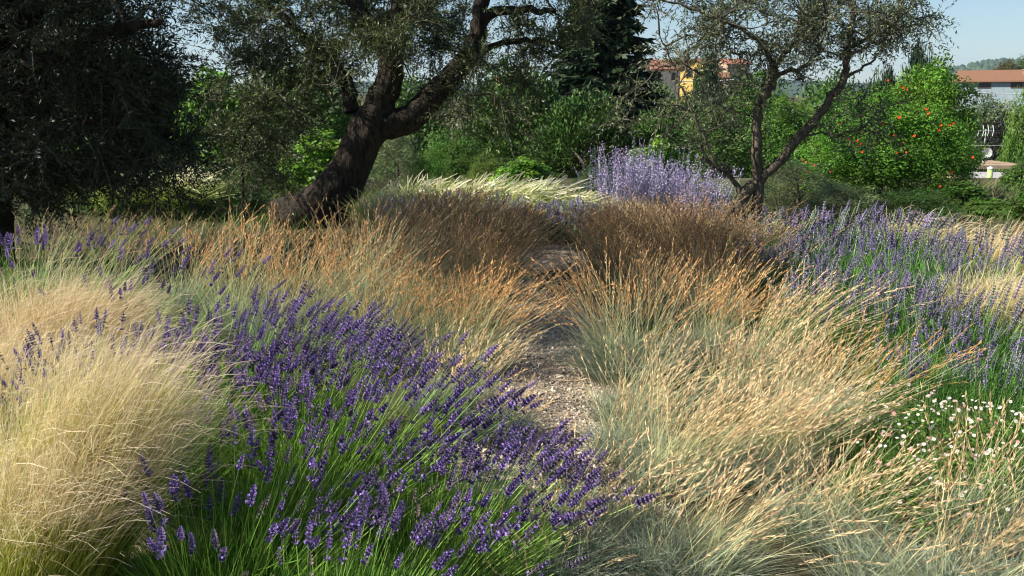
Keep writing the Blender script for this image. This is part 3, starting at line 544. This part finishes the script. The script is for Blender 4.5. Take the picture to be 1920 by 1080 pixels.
def spot(px, py, Y):
    q = at(px, py, Y); z = float(terrain(q[0], Y)); return np.array([q[0], Y, z]), q[2] - z
HT = {}
def radial(n, spread, lean, power=1.0):
    """outward directions: spread = tan of the widest angle"""
    a = rng.uniform(0, 2 * np.pi, n); r = rng.uniform(0, 1, n) ** power * spread
    d = np.stack([np.cos(a) * r + lean[0], np.sin(a) * r + lean[1], np.ones(n)], -1); return nrm(d), a, r
STRAW = [(0, (.20, .28, .15)), (.5, (.44, .47, .25)), (1, (.60, .51, .28))]
BLUE = [(0, (.16, .17, .09)), (.3, (.22, .28, .19)), (.75, (.26, .33, .25)), (1, (.44, .40, .24))]
def grass(px, py, Y, label, R=.13, lean=(.28, 0), nblade=1300, nstalk=210, headcol=(.50, .33, .16), stalkramp=STRAW, bladeramp=BLUE, single=0, spread=.75, head_len=(.11, .17), fine=1.0, group='tufted grasses along the path', bl=.62, name='grass_tuft', frac=.75, hw=.72):
    base, h = spot(px, py, Y); HT[label] = h
    root = thing(name, label, 'grass', base, group); px_m = Y / 939.
    n = nblade; a = rng.uniform(0, 6.28, n); rr = R * np.sqrt(rng.random(n)); B = np.stack([np.cos(a) * rr, np.sin(a) * rr, 0 * a], -1)
    D, a2, r2 = radial(n, spread * 1.1, (lean[0] * .35, lean[1] * .35), .6); L = h * bl * rng.uniform(.55, 1.15, n)
    bend = np.stack([np.cos(a2) * .28 * r2 + lean[0] * .25, np.sin(a2) * .28 * r2, -.30 * rng.uniform(.4, 1.4, n)], -1)
    g = Geo(); g.ribbons(B, D, L, bend, max(.0022, .62 * px_m) * fine, 4, bladeramp, .2); part('blades', g.mesh('blades', M['blade']), root, kind='stuff')
    n = nstalk; a = rng.uniform(0, 6.28, n); rr = R * .8 * np.sqrt(rng.random(n)); B = np.stack([np.cos(a) * rr, np.sin(a) * rr, 0 * a], -1)
    D, a2, r2 = radial(n, spread * .8, (lean[0], lean[1]), .7); gi = rng.integers(0, 14, n); D = nrm(D + (rng.normal(size=(14, 3)) * [.10, .10, .02])[gi] + rng.normal(size=(n, 3)) * .07 + (rng.random((n, 1)) < .06) * rng.normal(size=(n, 3)) * .4 * [1, 1, .2]); L = h * rng.uniform(.68, 1.15, n) / np.maximum(D[:, 2], .7) * np.exp(rng.normal(size=14) * .07)[gi]
    bend = np.stack([lean[0] * .35 + np.cos(a2) * r2 * .18, lean[1] * .3 + np.sin(a2) * r2 * .18, -.07 * rng.uniform(.5, 1.5, n)], -1)
    g = Geo(); tip, td = g.ribbons(B, D, L, bend, max(.0019, .42 * px_m) * fine, 4, stalkramp, .16, tip=.6); part('stalks', g.mesh('stalks', M['straw']), root, kind='stuff')
    hk = rng.random(n) < frac; tip, td = tip[hk], td[hk]; n = len(tip)
    td = nrm(td + rng.normal(size=td.shape) * .10); hl = rng.uniform(*head_len, n); start = tip - td * hl[:, None] * .35
    d_cam = tip[:, 1]; order = np.argsort(d_cam + rng.normal(size=n) * .1)
    sel = order[:single]; rest = order[single:]
    if single:
        m0 = len(COL.objects); copies('seed_head', HEADM, root, start[sel], td[sel], hl[sel], hw)
        for o in list(root.children):
            if o.name.startswith('seed_head'): o.color = (*(np.array(headcol) * math.exp(random.gauss(0, .2))), 1)
    if len(rest):
        g = Geo()
        for k in range(4): idx = rest[k::4]; g.stamp(HEADT[k], start[idx], td[idx], hl[idx], max(hw, .50 * px_m / .0042), .22)
        part('seed_heads', g.mesh('seed_heads', M['straw']), root, headcol, 'stuff')
    return root

# golden tufts, left of the path
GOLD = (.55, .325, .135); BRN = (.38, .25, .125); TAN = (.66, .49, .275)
grass(868, 530, 5.35, 'short straw-coloured grass tuft leaning over the left edge of the gravel path', R=.2, nstalk=280, single=50, lean=(.26, -.05), headcol=GOLD)
grass(800, 530, 5.6, 'straw-coloured grass tuft behind the lavender, one back from the path edge', R=.17, single=40, headcol=GOLD)
grass(700, 500, 5.5, 'tall golden grass tuft directly behind the middle of the lavender', R=.17, single=30, lean=(.15, 0), headcol=GOLD)
grass(610, 455, 5.9, 'golden grass tuft below the base of the leaning olive trunk', R=.17, lean=(.12, 0), headcol=GOLD)
grass(520, 445, 5.8, 'thin tall golden grass tuft standing left of the leaning olive trunk', R=.17, lean=(.18, 0), single=30, headcol=GOLD)
grass(430, 440, 6.2, 'golden grass tuft below the thin sapling stem', R=.17, lean=(.2, 0), headcol=GOLD, nblade=900)
grass(330, 430, 6.8, 'sparse golden grass tuft in the shade of the left olive', R=.17, lean=(.25, 0), nstalk=110, nblade=700, headcol=GOLD)
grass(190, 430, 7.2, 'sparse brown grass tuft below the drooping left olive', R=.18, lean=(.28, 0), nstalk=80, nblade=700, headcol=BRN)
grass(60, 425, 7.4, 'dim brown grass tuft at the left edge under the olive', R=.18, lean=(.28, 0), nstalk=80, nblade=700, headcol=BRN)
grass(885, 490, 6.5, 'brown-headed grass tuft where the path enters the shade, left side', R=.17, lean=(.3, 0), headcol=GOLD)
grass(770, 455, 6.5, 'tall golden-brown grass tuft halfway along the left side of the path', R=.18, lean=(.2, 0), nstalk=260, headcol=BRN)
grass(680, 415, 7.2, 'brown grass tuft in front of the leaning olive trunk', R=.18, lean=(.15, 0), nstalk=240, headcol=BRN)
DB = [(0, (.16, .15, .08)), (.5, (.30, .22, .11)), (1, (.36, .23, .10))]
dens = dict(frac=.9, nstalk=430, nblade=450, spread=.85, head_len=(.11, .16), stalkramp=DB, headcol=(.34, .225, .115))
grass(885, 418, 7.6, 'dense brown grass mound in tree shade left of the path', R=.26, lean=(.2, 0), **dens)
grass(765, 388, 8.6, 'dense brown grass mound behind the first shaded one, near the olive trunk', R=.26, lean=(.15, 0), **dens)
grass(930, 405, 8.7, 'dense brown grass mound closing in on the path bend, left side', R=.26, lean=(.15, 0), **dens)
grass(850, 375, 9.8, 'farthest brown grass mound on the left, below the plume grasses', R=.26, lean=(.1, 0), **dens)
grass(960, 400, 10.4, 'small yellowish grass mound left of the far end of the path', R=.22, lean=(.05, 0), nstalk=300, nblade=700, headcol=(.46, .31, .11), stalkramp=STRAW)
grass(930, 735, 4.35, 'low blue-green grass tuft on the left lip of the sunny gravel', R=.15, lean=(.15, 0), nblade=1600, nstalk=35, single=35, headcol=TAN, spread=.9, bl=.85)
grass(1045, 412, 11.0, 'pale yellowish tuft straight ahead where the path disappears', R=.2, lean=(0, 0), nstalk=260, nblade=700, headcol=(.5, .36, .16))
grass(845, 650, 4.65, 'greenish straw grass tuft filling the gap between the lavender bloom and the gravel', R=.2, lean=(.2, 0), nblade=1500, nstalk=150, single=40, headcol=TAN, spread=.85, bl=.75)
# right of the path
grass(1180, 520, 5.25, 'orange-headed grass tuft with a blue-grey base on the right path edge', R=.22, single=60, lean=(-.05, -.05), nblade=2200, nstalk=330, headcol=(.55, .33, .14), spread=.95)
grass(1330, 535, 5.7, 'tawny grass tuft right behind the blue-grey based one', R=.17, lean=(.2, 0), single=40, headcol=GOLD, nstalk=240)
grass(1420, 545, 5.4, 'pale straw grass tuft with bent-over heads before the shaded lavender', R=.16, lean=(.45, 0), single=50, headcol=TAN)
grass(1200, 500, 6.5, 'tawny grass tuft between the path-edge tuft and the brown mounds', R=.18, lean=(.05, 0), nstalk=260, headcol=(.50, .32, .15))
grass(1340, 475, 6.8, 'tawny grass tuft before the brown mounds, nearer the lavender', R=.18, lean=(.12, 0), nstalk=260, headcol=(.50, .32, .15))
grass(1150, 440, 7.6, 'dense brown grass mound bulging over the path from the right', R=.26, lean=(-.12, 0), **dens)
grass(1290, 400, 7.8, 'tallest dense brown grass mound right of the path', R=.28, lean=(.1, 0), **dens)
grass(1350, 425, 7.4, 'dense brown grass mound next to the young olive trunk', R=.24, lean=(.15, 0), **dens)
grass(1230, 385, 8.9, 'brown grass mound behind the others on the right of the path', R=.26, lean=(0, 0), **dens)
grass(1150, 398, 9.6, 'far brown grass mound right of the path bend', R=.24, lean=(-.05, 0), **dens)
# foreground right
near = dict(frac=.6, hw=.62, nblade=1750, fine=1.02, bladeramp=[(0, (.17, .17, .09)), (.3, (.25, .31, .20)), (.75, (.31, .37, .27)), (1, (.48, .44, .27))])
PALE = [(0, (.27, .34, .17)), (.45, (.54, .54, .28)), (1, (.68, .59, .34))]
grass(1200, 650, 4.6, 'low blue-green grass tuft spilling onto the gravel from the right', R=.22, single=40, lean=(.3, 0), nstalk=170, headcol=TAN, stalkramp=PALE, spread=1.0, **near)
grass(1270, 745, 3.8, 'pale wind-bent grass tuft in the right foreground beside the gravel', R=.2, single=80, lean=(.45, 0), nstalk=330, headcol=TAN, stalkramp=PALE, spread=.8, **near)
grass(1430, 730, 3.9, 'big straw-coloured grass tuft in the middle of the right foreground', R=.2, single=80, lean=(.38, 0), nstalk=330, headcol=TAN, stalkramp=PALE, spread=.8, **near)
grass(1560, 640, 4.3, 'tall sparse grass tuft with long stalks crossing the green lavender', R=.17, single=70, lean=(.40, 0), nstalk=110, headcol=(.55, .32, .12), stalkramp=PALE, spread=.8, **near)
grass(1480, 640, 4.7, 'grass tuft with a blue-green base behind the big foreground tuft', R=.18, single=50, lean=(.3, 0), nstalk=200, headcol=TAN, stalkramp=PALE, **near)
grass(1380, 640, 4.8, 'upright pale grass tuft between the path edge and the sparse tall one', R=.18, single=40, lean=(.15, 0), nstalk=230, headcol=TAN, stalkramp=PALE, **near)
grass(1180, 720, 4.15, 'small pale grass tuft lying over the right lip of the sunny gravel', R=.16, single=30, lean=(.1, 0), nstalk=110, headcol=TAN, stalkramp=PALE, spread=1.0, **near)
grass(1030, 940, 3.0, 'green-blue grass tuft tucked against the lavender at the bottom centre', R=.2, single=20, lean=(.2, 0), nstalk=60, headcol=TAN, stalkramp=PALE, spread=1.1, bl=.85, **near)
grass(1110, 870, 3.3, 'blue-green grass tuft at the bottom centre beside the near lavender', R=.2, single=30, lean=(.3, 0), nstalk=120, headcol=TAN, stalkramp=PALE, spread=1.0, bl=.75, **near)
grass(1290, 900, 3.0, 'nearest blue-green grass tuft at the bottom of the right foreground', R=.2, single=40, lean=(.5, 0), nstalk=190, headcol=TAN, stalkramp=PALE, spread=1.0, bl=.75, **near)
grass(1560, 860, 3.3, 'flattened straw and blue-green tuft left of the daisies', R=.22, single=40, lean=(.4, 0), nstalk=190, headcol=TAN, stalkramp=PALE, spread=1.1, bl=.75, **near)
grass(1690, 970, 2.8, 'low brownish-green grass tuft at the bottom right below the daisies', R=.2, single=20, lean=(.35, 0), nstalk=70, headcol=(.56, .40, .21), stalkramp=PALE, spread=1.3, bl=.85, **near)
grass(1850, 800, 3.2, 'sparse golden grass tuft in the bottom right corner before the daisies', R=.17, single=60, lean=(.2, 0), nstalk=100, headcol=(.58, .41, .21), stalkramp=PALE, **near)
grass(1870, 960, 2.75, 'blue-green grass tuft cut by the bottom right corner', R=.2, single=30, lean=(.3, 0), nstalk=80, headcol=(.56, .40, .21), stalkramp=PALE, spread=1.1, bl=.8, **near)

# silky feather grasses
def stipa(px, py, Y, label, R=.2, lean=(.4, -.05), n=4200, group='silky feather grasses', green=1.0, wk=1.0, spread=.5, flop=1.0, lmin=.72):
    base, h = spot(px, py, Y); HT[label] = h; root = thing('feather_grass_tussock', label, 'grass', base, group); px_m = Y / 939.
    GR = [(0, (.20, .26, .03)), (.58, (.44, .48, .07)), (.76, (.60, .54, .19)), (1, (.76, .63, .40))] if green else [(0, (.3, .27, .1)), (.5, (.55, .44, .2)), (1, (.72, .57, .33))]
    a = rng.uniform(0, 6.28, n); rr = R * np.sqrt(rng.random(n)); B = np.stack([np.cos(a) * rr, np.sin(a) * rr, 0 * a], -1)
    D, a2, r2 = radial(n, spread, (lean[0] * .55, lean[1]), .6); gi = rng.integers(0, 26, n); D = nrm(D + (rng.normal(size=(26, 3)) * [.13, .13, .03])[gi]); L = h * rng.uniform(lmin, 1.12, n) * np.exp(rng.normal(size=26) * .09)[gi]
    GB = (rng.normal(size=(26, 3)) * [.10, .10, .04])[gi]
    bend = np.stack([np.cos(a2) * .2 * r2 + lean[0] * flop * rng.uniform(.1, 1.1, n), np.sin(a2) * .25 * r2, -.16 * flop * rng.uniform(.3, 1.6, n)], -1) + GB
    g = Geo(); tip, td = g.ribbons(B, D, L, bend, max(.0016, .46 * px_m) * wk, 5, GR, .14, tip=.5); part('blades', g.mesh('feather_blades', M['hair']), root, kind='stuff')
    # silky awns: fine curling hairs along the upper third
    m = n; k = rng.integers(0, n, m); t = rng.uniform(.70, 1.0, m)[:, None]
    P = B[k] + L[k][:, None] * (D[k] * t + bend[k] * t * t); d = nrm(D[k] + 2 * bend[k] * t + rng.normal(size=(m, 3)) * .28)
    Lw = rng.uniform(.07, .17, m) * h / .7; bd = np.stack([rng.uniform(.1, .6, m), rng.normal(size=m) * .25, -rng.uniform(.1, .6, m)], -1)
    g = Geo(); g.ribbons(P, d, Lw, bd, max(.0013, .36 * px_m) * wk, 3, [(0, (.72, .57, .34)), (1, (.88, .74, .53))], .14, tip=.4); part('plumes', g.mesh('plumes', M['hair']), root, kind='stuff')
    return root
stipa(80, 715, 2.85, 'big blond feather grass tussock with a yellow-green base in the left foreground', R=.19, lean=(.34, 0), n=3600, spread=.15, flop=.5, lmin=.9)
stipa(-10, 830, 2.6, 'blond feather grass tussock cut by the bottom left corner', R=.2, lean=(.3, 0), n=2400, spread=.2, flop=.6, lmin=.88)
stipa(70, 525, 4.7, 'pale blond feather grass mound behind the tall lavender spikes at the left', R=.2, lean=(.2, 0), n=4200, green=0)
stipa(-60, 620, 3.9, 'blond feather grass mound cut by the left edge', R=.2, lean=(.3, 0), n=3500, green=0)
stipa(1870, 500, 5.6, 'blond feather grass behind the purple spikes at the right edge', R=.26, lean=(.2, 0), n=2600, green=1)
stipa(1890, 425, 8.0, 'pale feather grass at the far right below the vine bushes', R=.3, lean=(.5, 0), n=2000, green=0)
stipa(1700, 400, 8.6, 'wispy dull green feather grass in front of the red-flowered bush', R=.3, lean=(.4, 0), n=1500, green=1)
stipa(1170, 378, 10.6, 'small blond feather grass in front of the violet sage', R=.2, lean=(.1, 0), n=1500, green=0)

# lavender
def lavender(px, py, Y, label, R=.4, lean=(.42, -.05), nstem=330, single=300, tm=(LAVM, LAVT), sl=(.055, .09), dome=.55, leaf=(.14, .28, .035), stemc=(.22, .36, .065), spread=.75, group='lavender bushes', nleaf=2600, name='lavender_bush', stem_w=1.0, straight=1.0, low=.0):
    base, h = spot(px, py, Y); HT[label] = h; root = thing(name, label, 'lavender', base, group); px_m = Y / 939.
    h0 = h - .03; n = nleaf; a = rng.uniform(0, 6.28, n); rr = np.sqrt(rng.random(n)); dz = h0 * dome * np.sqrt(1 - .75 * rr ** 2) * rng.uniform(.05, .95, n)
    B = np.stack([np.cos(a) * rr * R * .85, np.sin(a) * rr * R * .85, dz], -1); D = nrm(np.stack([np.cos(a) * rr * .7 + lean[0] * .5, np.sin(a) * rr * .7, np.ones(n)], -1) + rng.normal(size=(n, 3)) * .3)
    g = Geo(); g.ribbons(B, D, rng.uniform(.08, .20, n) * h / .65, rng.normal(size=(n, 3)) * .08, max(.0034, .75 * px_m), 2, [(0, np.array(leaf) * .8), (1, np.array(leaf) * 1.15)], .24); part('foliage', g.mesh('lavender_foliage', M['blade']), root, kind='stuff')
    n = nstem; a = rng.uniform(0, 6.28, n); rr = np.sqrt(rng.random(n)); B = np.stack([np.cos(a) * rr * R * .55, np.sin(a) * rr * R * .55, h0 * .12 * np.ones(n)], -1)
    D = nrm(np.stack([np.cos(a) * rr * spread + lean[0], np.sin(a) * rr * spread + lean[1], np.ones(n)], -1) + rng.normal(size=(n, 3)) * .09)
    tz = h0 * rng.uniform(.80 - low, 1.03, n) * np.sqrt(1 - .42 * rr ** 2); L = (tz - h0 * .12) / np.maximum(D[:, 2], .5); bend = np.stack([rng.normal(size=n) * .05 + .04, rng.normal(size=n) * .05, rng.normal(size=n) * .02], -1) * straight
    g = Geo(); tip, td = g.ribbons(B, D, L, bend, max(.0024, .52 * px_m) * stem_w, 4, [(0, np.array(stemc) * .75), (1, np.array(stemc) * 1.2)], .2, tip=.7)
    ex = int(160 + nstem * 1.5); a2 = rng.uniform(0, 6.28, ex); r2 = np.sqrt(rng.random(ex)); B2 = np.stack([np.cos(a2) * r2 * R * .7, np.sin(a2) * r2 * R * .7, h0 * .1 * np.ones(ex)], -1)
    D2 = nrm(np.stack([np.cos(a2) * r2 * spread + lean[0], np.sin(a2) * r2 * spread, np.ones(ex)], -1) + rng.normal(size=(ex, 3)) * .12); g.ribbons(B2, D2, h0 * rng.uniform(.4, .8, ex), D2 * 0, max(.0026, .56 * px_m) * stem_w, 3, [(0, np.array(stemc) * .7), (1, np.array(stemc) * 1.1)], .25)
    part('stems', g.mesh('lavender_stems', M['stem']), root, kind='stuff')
    ln = rng.uniform(*sl, n); start = tip - td * ln[:, None] * .1
    score = tip[:, 1] - .8 * tip[:, 2] + rng.normal(size=n) * .05; order = np.argsort(score); sel, rest = order[:single], order[single:]
    if single: copies('flower_spike', tm[0], root, start[sel], td[sel], ln[sel])
    if len(rest):
        g = Geo(); T = tm[1]
        for k in range(len(T)): idx = rest[k::len(T)]; g.stamp(T[k], start[idx], td[idx], ln[idx], max(1, .9 * px_m / .0045), .2)
        part('flower_spikes', g.mesh('flower_spikes', M['flower']), root, kind='stuff')
    return root
lavender(610, 655, 3.4, 'big lavender bush in full purple bloom leaning right in the foreground', R=.42, nstem=235, single=235)
lavender(400, 560, 4.05, 'lavender bush with tall purple spikes before the golden grasses', R=.38, lean=(.38, 0), nstem=230, single=230)
lavender(520, 600, 3.95, 'lavender bush between the tall-spiked one and the full bloom, before the golden grass', R=.36, lean=(.4, 0), nstem=170, single=170)
lavender(300, 640, 3.55, 'lavender bush rising behind the big blond feather grass tussock', R=.34, lean=(.3, 0), nstem=140, single=140)
lavender(840, 830, 3.0, 'lavender bush at the bottom centre spilling toward the path', R=.38, lean=(.45, -.05), nstem=200, single=200)
lavender(440, 800, 2.75, 'lavender bush with mostly green stems at the bottom left of centre', R=.36, lean=(.38, -.05), nstem=120, single=120, nleaf=3800, low=.2)
lavender(170, 600, 3.65, 'sparse lavender with upright dark spikes among the blond feather grass', R=.34, lean=(.10, 0), nstem=120, single=120, nleaf=2200, sl=(.05, .08))
lavender(660, 980, 2.4, 'lavender bush cut by the bottom edge below the bloom', R=.36, lean=(.45, 0), nstem=95, single=95, nleaf=3800)
lavender(60, 405, 6.0, 'small lavender bush with pale spikes leaning right at the far left', R=.34, lean=(.45, 0), nstem=60, single=60, nleaf=700, sl=(.07, .10))
lavender(250, 455, 5.2, 'lavender with a few tall spikes behind the blond feather grass mound', R=.3, lean=(.4, 0), nstem=45, single=45, nleaf=500, sl=(.06, .09))
# tall lavender on the right
rl = dict(tm=(BLUM, BLUT), sl=(.10, .16), lean=(.10, 0), spread=.5, leaf=(.11, .26, .055), stemc=(.20, .37, .085), dome=.66, low=.35, nleaf=2400, group='tall lavender bushes right of the path')
for px, py, Y, R, ns, si, lab in [
    (1450, 395, 8.6, .45, 142, 0, 'tall lavender bush just right of the young olive trunk'), (1570, 385, 8.8, .45, 142, 0, 'tall lavender bush below the red-flowered bush, left half'), (1690, 400, 8.2, .45, 136, 0, 'tall lavender bush below the red-flowered bush, right half'),
    (1480, 445, 7.2, .45, 230, 60, 'shaded tall lavender bush beside the brown grass mound'), (1600, 430, 7.0, .45, 148, 90, 'tall lavender bush in the middle of the right border'), (1730, 435, 6.6, .45, 148, 120, 'tall lavender bush with the brightest purple spikes at right'),
    (1850, 440, 6.6, .42, 150, 80, 'tall lavender bush at the right edge before the feather grass'), (1560, 500, 6.0, .42, 170, 60, 'dark shaded lavender bush behind the pale straw tuft'), (1690, 520, 5.6, .42, 190, 90, 'greenish lavender bush in the middle of the right border front'),
    (1830, 540, 5.2, .42, 150, 70, 'greenish lavender bush with few spikes at the right edge'), (1740, 630, 4.8, .40, 70, 30, 'green lavender bush with almost no flowers above the daisies'), (1890, 640, 4.6, .40, 70, 30, 'green lavender bush with few flowers at the right edge above the daisies')]:
    lavender(px, py, Y, lab, R=R, nstem=ns, single=si, **rl)
# far lavender beyond the brown mounds
fr = dict(tm=(BLUM, BLUT), sl=(.07, .11), lean=(.1, 0), spread=.5, leaf=(.12, .20, .09), stemc=(.17, .26, .12), low=.25, nleaf=1100, group='far lavender bushes beyond the brown grasses', single=0, nstem=170)
for px, Y, py, lab in [(760, 10.6, 372, 'far lavender bush beside the leaning trunk base'), (840, 10.7, 360, 'far lavender bush below the left plume grasses'), (930, 10.7, 366, 'far lavender bush below the middle plume grasses'), (1010, 10.6, 378, 'far lavender bush at the end of the path'), (1075, 10.7, 372, 'far lavender bush left of the violet sage'), (1120, 10.4, 385, 'far grey-green lavender bush in front of the violet sage')]:
    lavender(px, py, Y, lab, R=.42, **fr)

# violet sage
def sage(px, py, Y, label, R=.35, n=170):
    base, h = spot(px, py, Y); HT[label] = h; root = thing('russian_sage', label, 'sage', base, 'violet sage clumps')
    a = rng.uniform(0, 6.28, n); rr = R * np.sqrt(rng.random(n)); B = np.stack([np.cos(a) * rr, np.sin(a) * rr, 0 * a], -1); D, a2, r2 = radial(n, .38, (.02, 0), .6); L = h * rng.uniform(.68, 1.08, n); bd = rng.normal(size=(n, 3)) * .05
    g = Geo(); g.ribbons(B, D, L, bd, .006, 4, [(0, (.34, .36, .26)), (1, (.38, .35, .46))], .15, tip=.5); part('stems', g.mesh('sage_stems', M['stem']), root, kind='stuff')
    m = 34; t = rng.uniform(.35, 1, (n, m))[..., None]; P = B[:, None] + L[:, None, None] * (D[:, None] * t + bd[:, None] * t * t) + rng.normal(size=(n, m, 3)) * .014; P = P.reshape(-1, 3); k = len(P)
    A = runit(k) * .019; Bv = nrm(np.cross(A, runit(k))) * .008; g = Geo(); g.leaves(P, A, Bv, (.47, .40, .61), .2, .22, .08); part('flowers', g.mesh('sage_flowers', M['flower']), root, kind='stuff')
sage(1165, 275, 11.6, 'tallest violet sage clump at the left end')
sage(1235, 290, 11.9, 'violet sage clump in the middle, below the bright green bush')
sage(1305, 315, 11.6, 'lower violet sage clump behind the young olive stems', n=130)
# pale plume grasses
def plume(px, py, Y, label, n=900, np_=110, lean=(.12, 0)):
    base, h = spot(px, py, Y); HT[label] = h; root = thing('plume_grass_clump', label, 'grass', base, 'pale plume grasses at the back')
    a = rng.uniform(0, 6.28, n); rr = .18 * np.sqrt(rng.random(n)); B = np.stack([np.cos(a) * rr, np.sin(a) * rr, 0 * a], -1); D, a2, r2 = radial(n, .75, lean, .7)
    g = Geo(); g.ribbons(B, D, h * rng.uniform(.7, 1.1, n), np.stack([np.cos(a2) * r2 * .5 + .12, np.sin(a2) * r2 * .5, -.22 * rng.uniform(.5, 1.6, n)], -1), .0095, 6, [(0, (.13, .22, .04)), (.6, (.33, .45, .09)), (1, (.52, .56, .20))], .2); part('blades', g.mesh('plume_blades', M['blade']), root, kind='stuff')
    n = np_; a = rng.uniform(0, 6.28, n); B = np.stack([np.cos(a) * .1, np.sin(a) * .1, 0 * a], -1); D, a2, r2 = radial(n, .5, lean, .7); bd = np.stack([np.cos(a2) * r2 * .4 + .25, np.sin(a2) * r2 * .4, -.42 * rng.uniform(.4, 1.4, n)], -1)
    L = h * rng.uniform(.95, 1.25, n); g = Geo()
    for _ in range(2): g.ribbons(B + D * h * .4, D, L * .62, bd * 1.3, .017, 6, [(0, (.45, .50, .2)), (.4, (.82, .79, .54)), (1, (.88, .84, .66))], .1, tip=.4)
    part('plumes', g.mesh('plumes_white', M['hair']), root, kind='stuff')
for px, py, Y, lab in [(705, 345, 11.5, 'pale plume grass touching the leaning olive trunk'), (770, 314, 11.7, 'pale plume grass second from the leaning trunk'), (835, 316, 11.5, 'pale plume grass third from the leaning trunk'), (890, 312, 11.8, 'creamiest plume grass, in the middle of the row'), (950, 314, 11.5, 'pale plume grass right of the creamy one'), (1010, 318, 11.6, 'pale plume grass below the leafy bright shrub'), (1070, 345, 11.4, 'pale plume grass at the right end of the row'), (330, 300, 13.0, 'pale plume grass glimpsed under the left olive branches'), (210, 310, 13.0, 'pale plume grass glimpsed near the left olive trunk')]:
    plume(px, py, Y, lab)

# daisies
def daisy_mesh(name, pink):
    g = Geo(); a = np.arange(12) * .5236; d = np.stack([np.cos(a), np.sin(a), 0 * a + .12], -1); s_ = np.stack([-np.sin(a), np.cos(a), 0 * a], -1)
    g.leaves(d * .2 + 0, d * .85, s_ * .17, (.80, .74, .74) if not pink else (.70, .36, .40), .1, .05, .02); g.tube([(0, 0, -.06), (0, 0, .10), (0, 0, .16)], [.24, .27, .12], 8, (.70, .46, .05)); return g.mesh(name, M['flower'])
DM = [daisy_mesh('daisy_a', 0), daisy_mesh('daisy_b', 0), daisy_mesh('daisy_c', 0), daisy_mesh('daisy_pink', 1)]
for px, py, Y, nf, lab in [(1690, 745, 4.15, 34, 'daisy clump with small white flowers left of the green lavender foot'), (1790, 760, 3.95, 48, 'fullest daisy clump with white and pinkish flowers in the right border'), (1890, 780, 3.9, 36, 'daisy clump with white flowers at the right edge'), (1740, 850, 3.45, 36, 'daisy clump nearest the bottom tufts'), (1860, 870, 3.4, 30, 'daisy clump behind the sparse golden corner tuft')]:
    base, h = spot(px, py, Y); h = .26; nf = int(nf * 1.5); root = thing('daisy_plant', lab, 'daisy', base, 'daisies in the right border'); HT[lab] = h
    n = 2600; a = rng.uniform(0, 6.28, n); rr = .36 * np.sqrt(rng.random(n)); B = np.stack([np.cos(a) * rr, np.sin(a) * rr, h * .75 * rng.random(n) * np.sqrt(np.clip(1 - (rr / .4) ** 2, 0, 1))], -1)
    N = nrm(rng.normal(size=(n, 3)) * .5 + [-.1, -.2, .7]); A = nrm(np.cross(N, runit(n))) * rng.uniform(.02, .045, (n, 1)); Bv = nrm(np.cross(N, A)) * .0055
    g = Geo(); g.leaves(B, A, Bv, (.105, .205, .035), .2, .25); D, _, _ = radial(500, .6, (.1, 0)); k = rng.integers(0, n, 500); g.ribbons(B[k] * [1, 1, .3], D, rng.uniform(.1, .2, 500), D * 0, .0028, 2, [(0, (.09, .17, .03)), (1, (.13, .22, .05))])
    part('foliage', g.mesh('daisy_foliage', M['leaf']), root, kind='stuff')
    a = rng.uniform(0, 6.28, nf); rr = .36 * np.sqrt(rng.random(nf)); P = np.stack([np.cos(a) * rr, np.sin(a) * rr, h * (.75 + .35 * rng.random(nf)) * np.sqrt(1 - .5 * (rr / .36) ** 2)], -1); d = nrm(rng.normal(size=(nf, 3)) * .35 + [-.25, -.35, .9])
    copies('daisy', DM, root, P, d, rng.uniform(.006, .0105, nf))
    g = Geo(); g.ribbons(P * [.9, .9, .25], nrm(P - P * [.9, .9, .25]), np.linalg.norm(P - P * [.9, .9, .25], axis=1), d * 0, .0025, 2, [(0, (.10, .17, .04)), (1, (.13, .2, .05))], tip=.8); part('flower_stems', g.mesh('daisy_stems', M['stem']), root, kind='stuff')

# low ground cover: green and dry grass between the plants
def cover():
    g = Geo(); n = 28000; y = 2.2 + 15.5 * rng.random(n) ** .8; x = rng.uniform(-1, 1, n) * (1.2 + .62 * y); far = np.abs(x - pathx(y)) > .48
    x, y = x[far], y[far]; n = len(x); B = np.stack([x, y, terrain(x, y) - .01], -1); D, a, r = radial(n, .6, (.1, 0)); pat = np.sin(x * 1.3 + 2) * np.sin(y * .9) + rng.normal(size=n) * .4
    L = rng.uniform(.05, .2, n) * (1 + .06 * y); w = .0035 + .0007 * y; gm = pat > 0
    for mk, ramp in ((gm, [(0, (.07, .12, .03)), (1, (.14, .24, .05))]), (~gm, [(0, (.13, .13, .05)), (1, (.26, .26, .10))])):
        k = mk.nonzero()[0]; g.ribbons(B[k], D[k], L[k], np.stack([np.cos(a[k]) * .25, np.sin(a[k]) * .25, 0 * k - .2], -1), w[k], 2, ramp, .25)
    tag(link(bpy.data.objects.new('low_grass', g.mesh('low_grass', M['blade']))), 'low green and dry grass growing between the border plants', 'grass', kind='stuff')
cover()
# ------------------------------------------------------------------ air
g = Geo(); g.box((-6150, -750, -14), (6150, 6150, 230))
hz_m = bpy.data.materials.new('haze_air'); hz_m.use_nodes = True; hn = hz_m.node_tree; hn.nodes.remove(hn.nodes['Principled BSDF'])
pv = hn.nodes.new('ShaderNodeVolumePrincipled'); pv.inputs['Color'].default_value = (.60, .80, 1, 1); pv.inputs['Density'].default_value = .00013; pv.inputs['Anisotropy'].default_value = .2
hn.links.new(pv.outputs[0], hn.nodes['Material Output'].inputs['Volume'])
tag(link(bpy.data.objects.new('haze', g.mesh('haze', hz_m))), 'thin blue summer haze over the whole valley', 'haze', kind='stuff')
print('TRIS', sum(len(m.loops) - 2 * len(m.polygons) for m in bpy.data.meshes), 'OBJ', len(bpy.data.objects))
